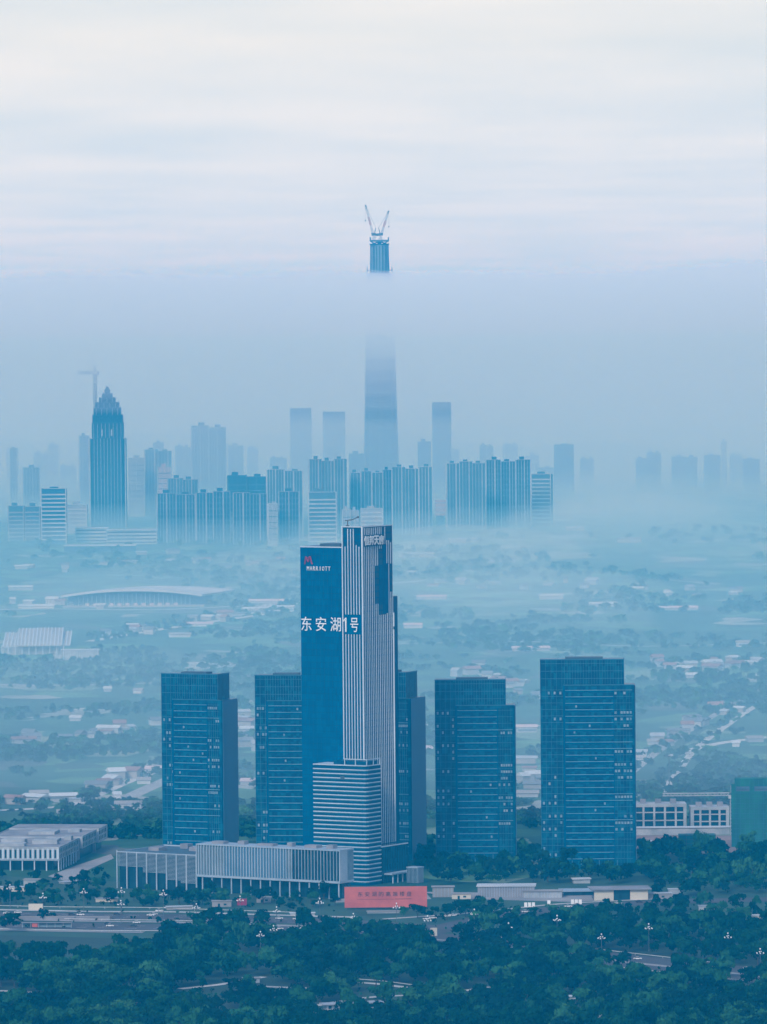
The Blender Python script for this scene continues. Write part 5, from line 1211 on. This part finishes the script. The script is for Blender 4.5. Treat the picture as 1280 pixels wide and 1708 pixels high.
for i in range(9): box(t, 'window', M['dark_glass'], -14 + 3.3 * i, -12.2 + 3.3 * i, -.08, .02, .8, 2.4)

# traffic on the boulevard, counted from the left
ORD2 = 'first second third fourth fifth sixth seventh eighth ninth tenth'.split()
def along(pts, f):
    xs_a = pts[0][0] + (pts[-1][0] - pts[0][0]) * f
    for (xa, ya), (xb, yb_) in zip(pts, pts[1:]):
        if xa <= xs_a <= xb: return xs_a, ya + (yb_ - ya) * (xs_a - xa) / (xb - xa)
rs = random.Random(31)
for nm, pts, rz_, n_ in (('upper carriageway', [(5, 1524.5), (60, 1526), (170, 1528), (290, 1529), (420, 1533), (540, 1537)], -3, 9), ('lower carriageway', [(135, 1545), (260, 1547.5), (360, 1548), (480, 1551), (640, 1558)], -4, 8), ('right hand road', [(780, 1567), (880, 1579), (980, 1591), (1080, 1602), (1270, 1622)], -10, 9), ('road below the notice panels', [(775, 1541), (840, 1527.5), (930, 1516.5), (1020, 1509.5), (1150, 1503)], 9, 7)):
    for i in range(n_):
        x, y = along(pts, (i + rs.uniform(.1, .8)) / n_); col_ = rs.choice(['white', 'white', 'dark'])
        car('%s car (%s) from the left on the %s' % (ORD2[i], col_, nm), x, y + rs.uniform(-1.5, 1.5), col_, rz_, z=.3)
# low railings along the roads
RAILP = cube_mesh(M['steel_white'])
def rail(label, pts, step=7.0):
    P = [G(*q) for q in pts]; t = thing('guard_rail', label, 'railing', P[0], 0)
    for a, b in zip(P, P[1:]):
        n_ = max(1, int((b - a).length / step / 3)); a0, b0 = a - P[0], b - P[0]
        for i in range(n_):
            u0 = a0 + (b0 - a0) * (i / n_); u1 = a0 + (b0 - a0) * ((i + 1) / n_)
            bar(t, 'beam', M['steel_white'], u0 + Vector((0, 0, 1.2)), u1 + Vector((0, 0, 1.2)), .32); box(t, 'post', M['steel_white'], u0.x - .12, u0.x + .12, u0.y - .12, u0.y + .12, 0, 1.2)
rail('pale railing on the near side of the lower carriageway', [(-40, 1551), (60, 1553.6), (170, 1555.5), (300, 1556)])
rail('pale railing between the two carriageways', [(-40, 1532), (60, 1535), (170, 1537), (290, 1538.5), (420, 1542)])
rail('pale railing along the far side of the right hand road', [(820, 1565), (930, 1579), (1060, 1594), (1200, 1610)])
rail('pale railing along the near side of the right hand road', [(860, 1598), (980, 1611), (1090, 1623), (1250, 1640)])
rail('pale railing at the park path under the red billboard', [(560, 1639), (600, 1637), (640, 1640), (700, 1648)])
rail('pale railing at the far edge of the upper carriageway', [(-40, 1513), (100, 1516), (250, 1517), (400, 1522), (520, 1526)])
# small pale structures between the trees
for x, y, w, d, h, rz_, lab in ((20, 1488, 16, 5, 3, -5, 'low pale wall by the white columned building, lower one'), (52, 1478, 10, 6, 4, -8, 'pale hut under the columns of the white building'), (128, 1474, 18, 8, 1.2, 30, 'pale stair terrace left of the slatted wing'), (178, 1505, 14, 4, 2.2, 0, 'low pale wall below the slatted wing corner'), (300, 1518, 16, 4, 2, 10, 'low pale wall below the slatted wing'), (370, 1513, 12, 5, 3.5, 0, 'pale kiosk before the finned podium'), (440, 1506, 9, 5, 3.2, 0, 'teal kiosk-sized hut before the finned podium, right of the red sign'), (505, 1528, 15, 4, 1.6, 4, 'low wall on the verge left of the billboard'), (640, 1524, 20, 3, 1.2, 0, 'low hedge wall under the billboard'), (770, 1500, 12, 5, 3.2, 0, 'pale hut right of the green tarpaulin'), (1100, 1500, 16, 6, 3.5, 3, 'pale platform hut right of the cream pavilion'), (1128, 1497, 9, 5, 5, 3, 'small white frame hut right of the platform hut'), (1180, 1520, 10, 5, 3, 0, 'pale hut on the right slope'), (1258, 1536, 8, 5, 3, 0, 'pale hut near the right edge'), (500, 1556, 13, 5, 2.5, -4, 'pale roadside hut at the wood rim, centre'), (420, 1640, 9, 4, 2.6, 10, 'park hut on the left path'), (918, 1660, 8, 6, 3.2, 0, 'pale park hut left of the flat pavilion roof'), (1010, 1700, 9, 5, 3, 0, 'pale park hut at the lower edge, right of centre'), (705, 1666, 7, 5, 3, 12, 'park hut under the billboard path')):
    t = thing('park_hut', lab, 'hut', G(x, y), R(rz_)); box(t, 'wall', M[rs.choice(['white_wall', 'concrete', 'cream_wall'])], -w / 2, w / 2, 0, d, 0, h); box(t, 'roof', M[rs.choice(['far_white', 'concrete', 'far_light'])], -w / 2 - .5, w / 2 + .5, -.5, d + .5, h, h + .35)
    if h > 2.4: box(t, 'door', M['dark_glass'], -w * .2, -w * .2 + 1.4, -.06, .02, .1, 2.1); box(t, 'window', M['dark_glass'], w * .1, w * .1 + 1.8, -.06, .02, 1.0, 2.1)
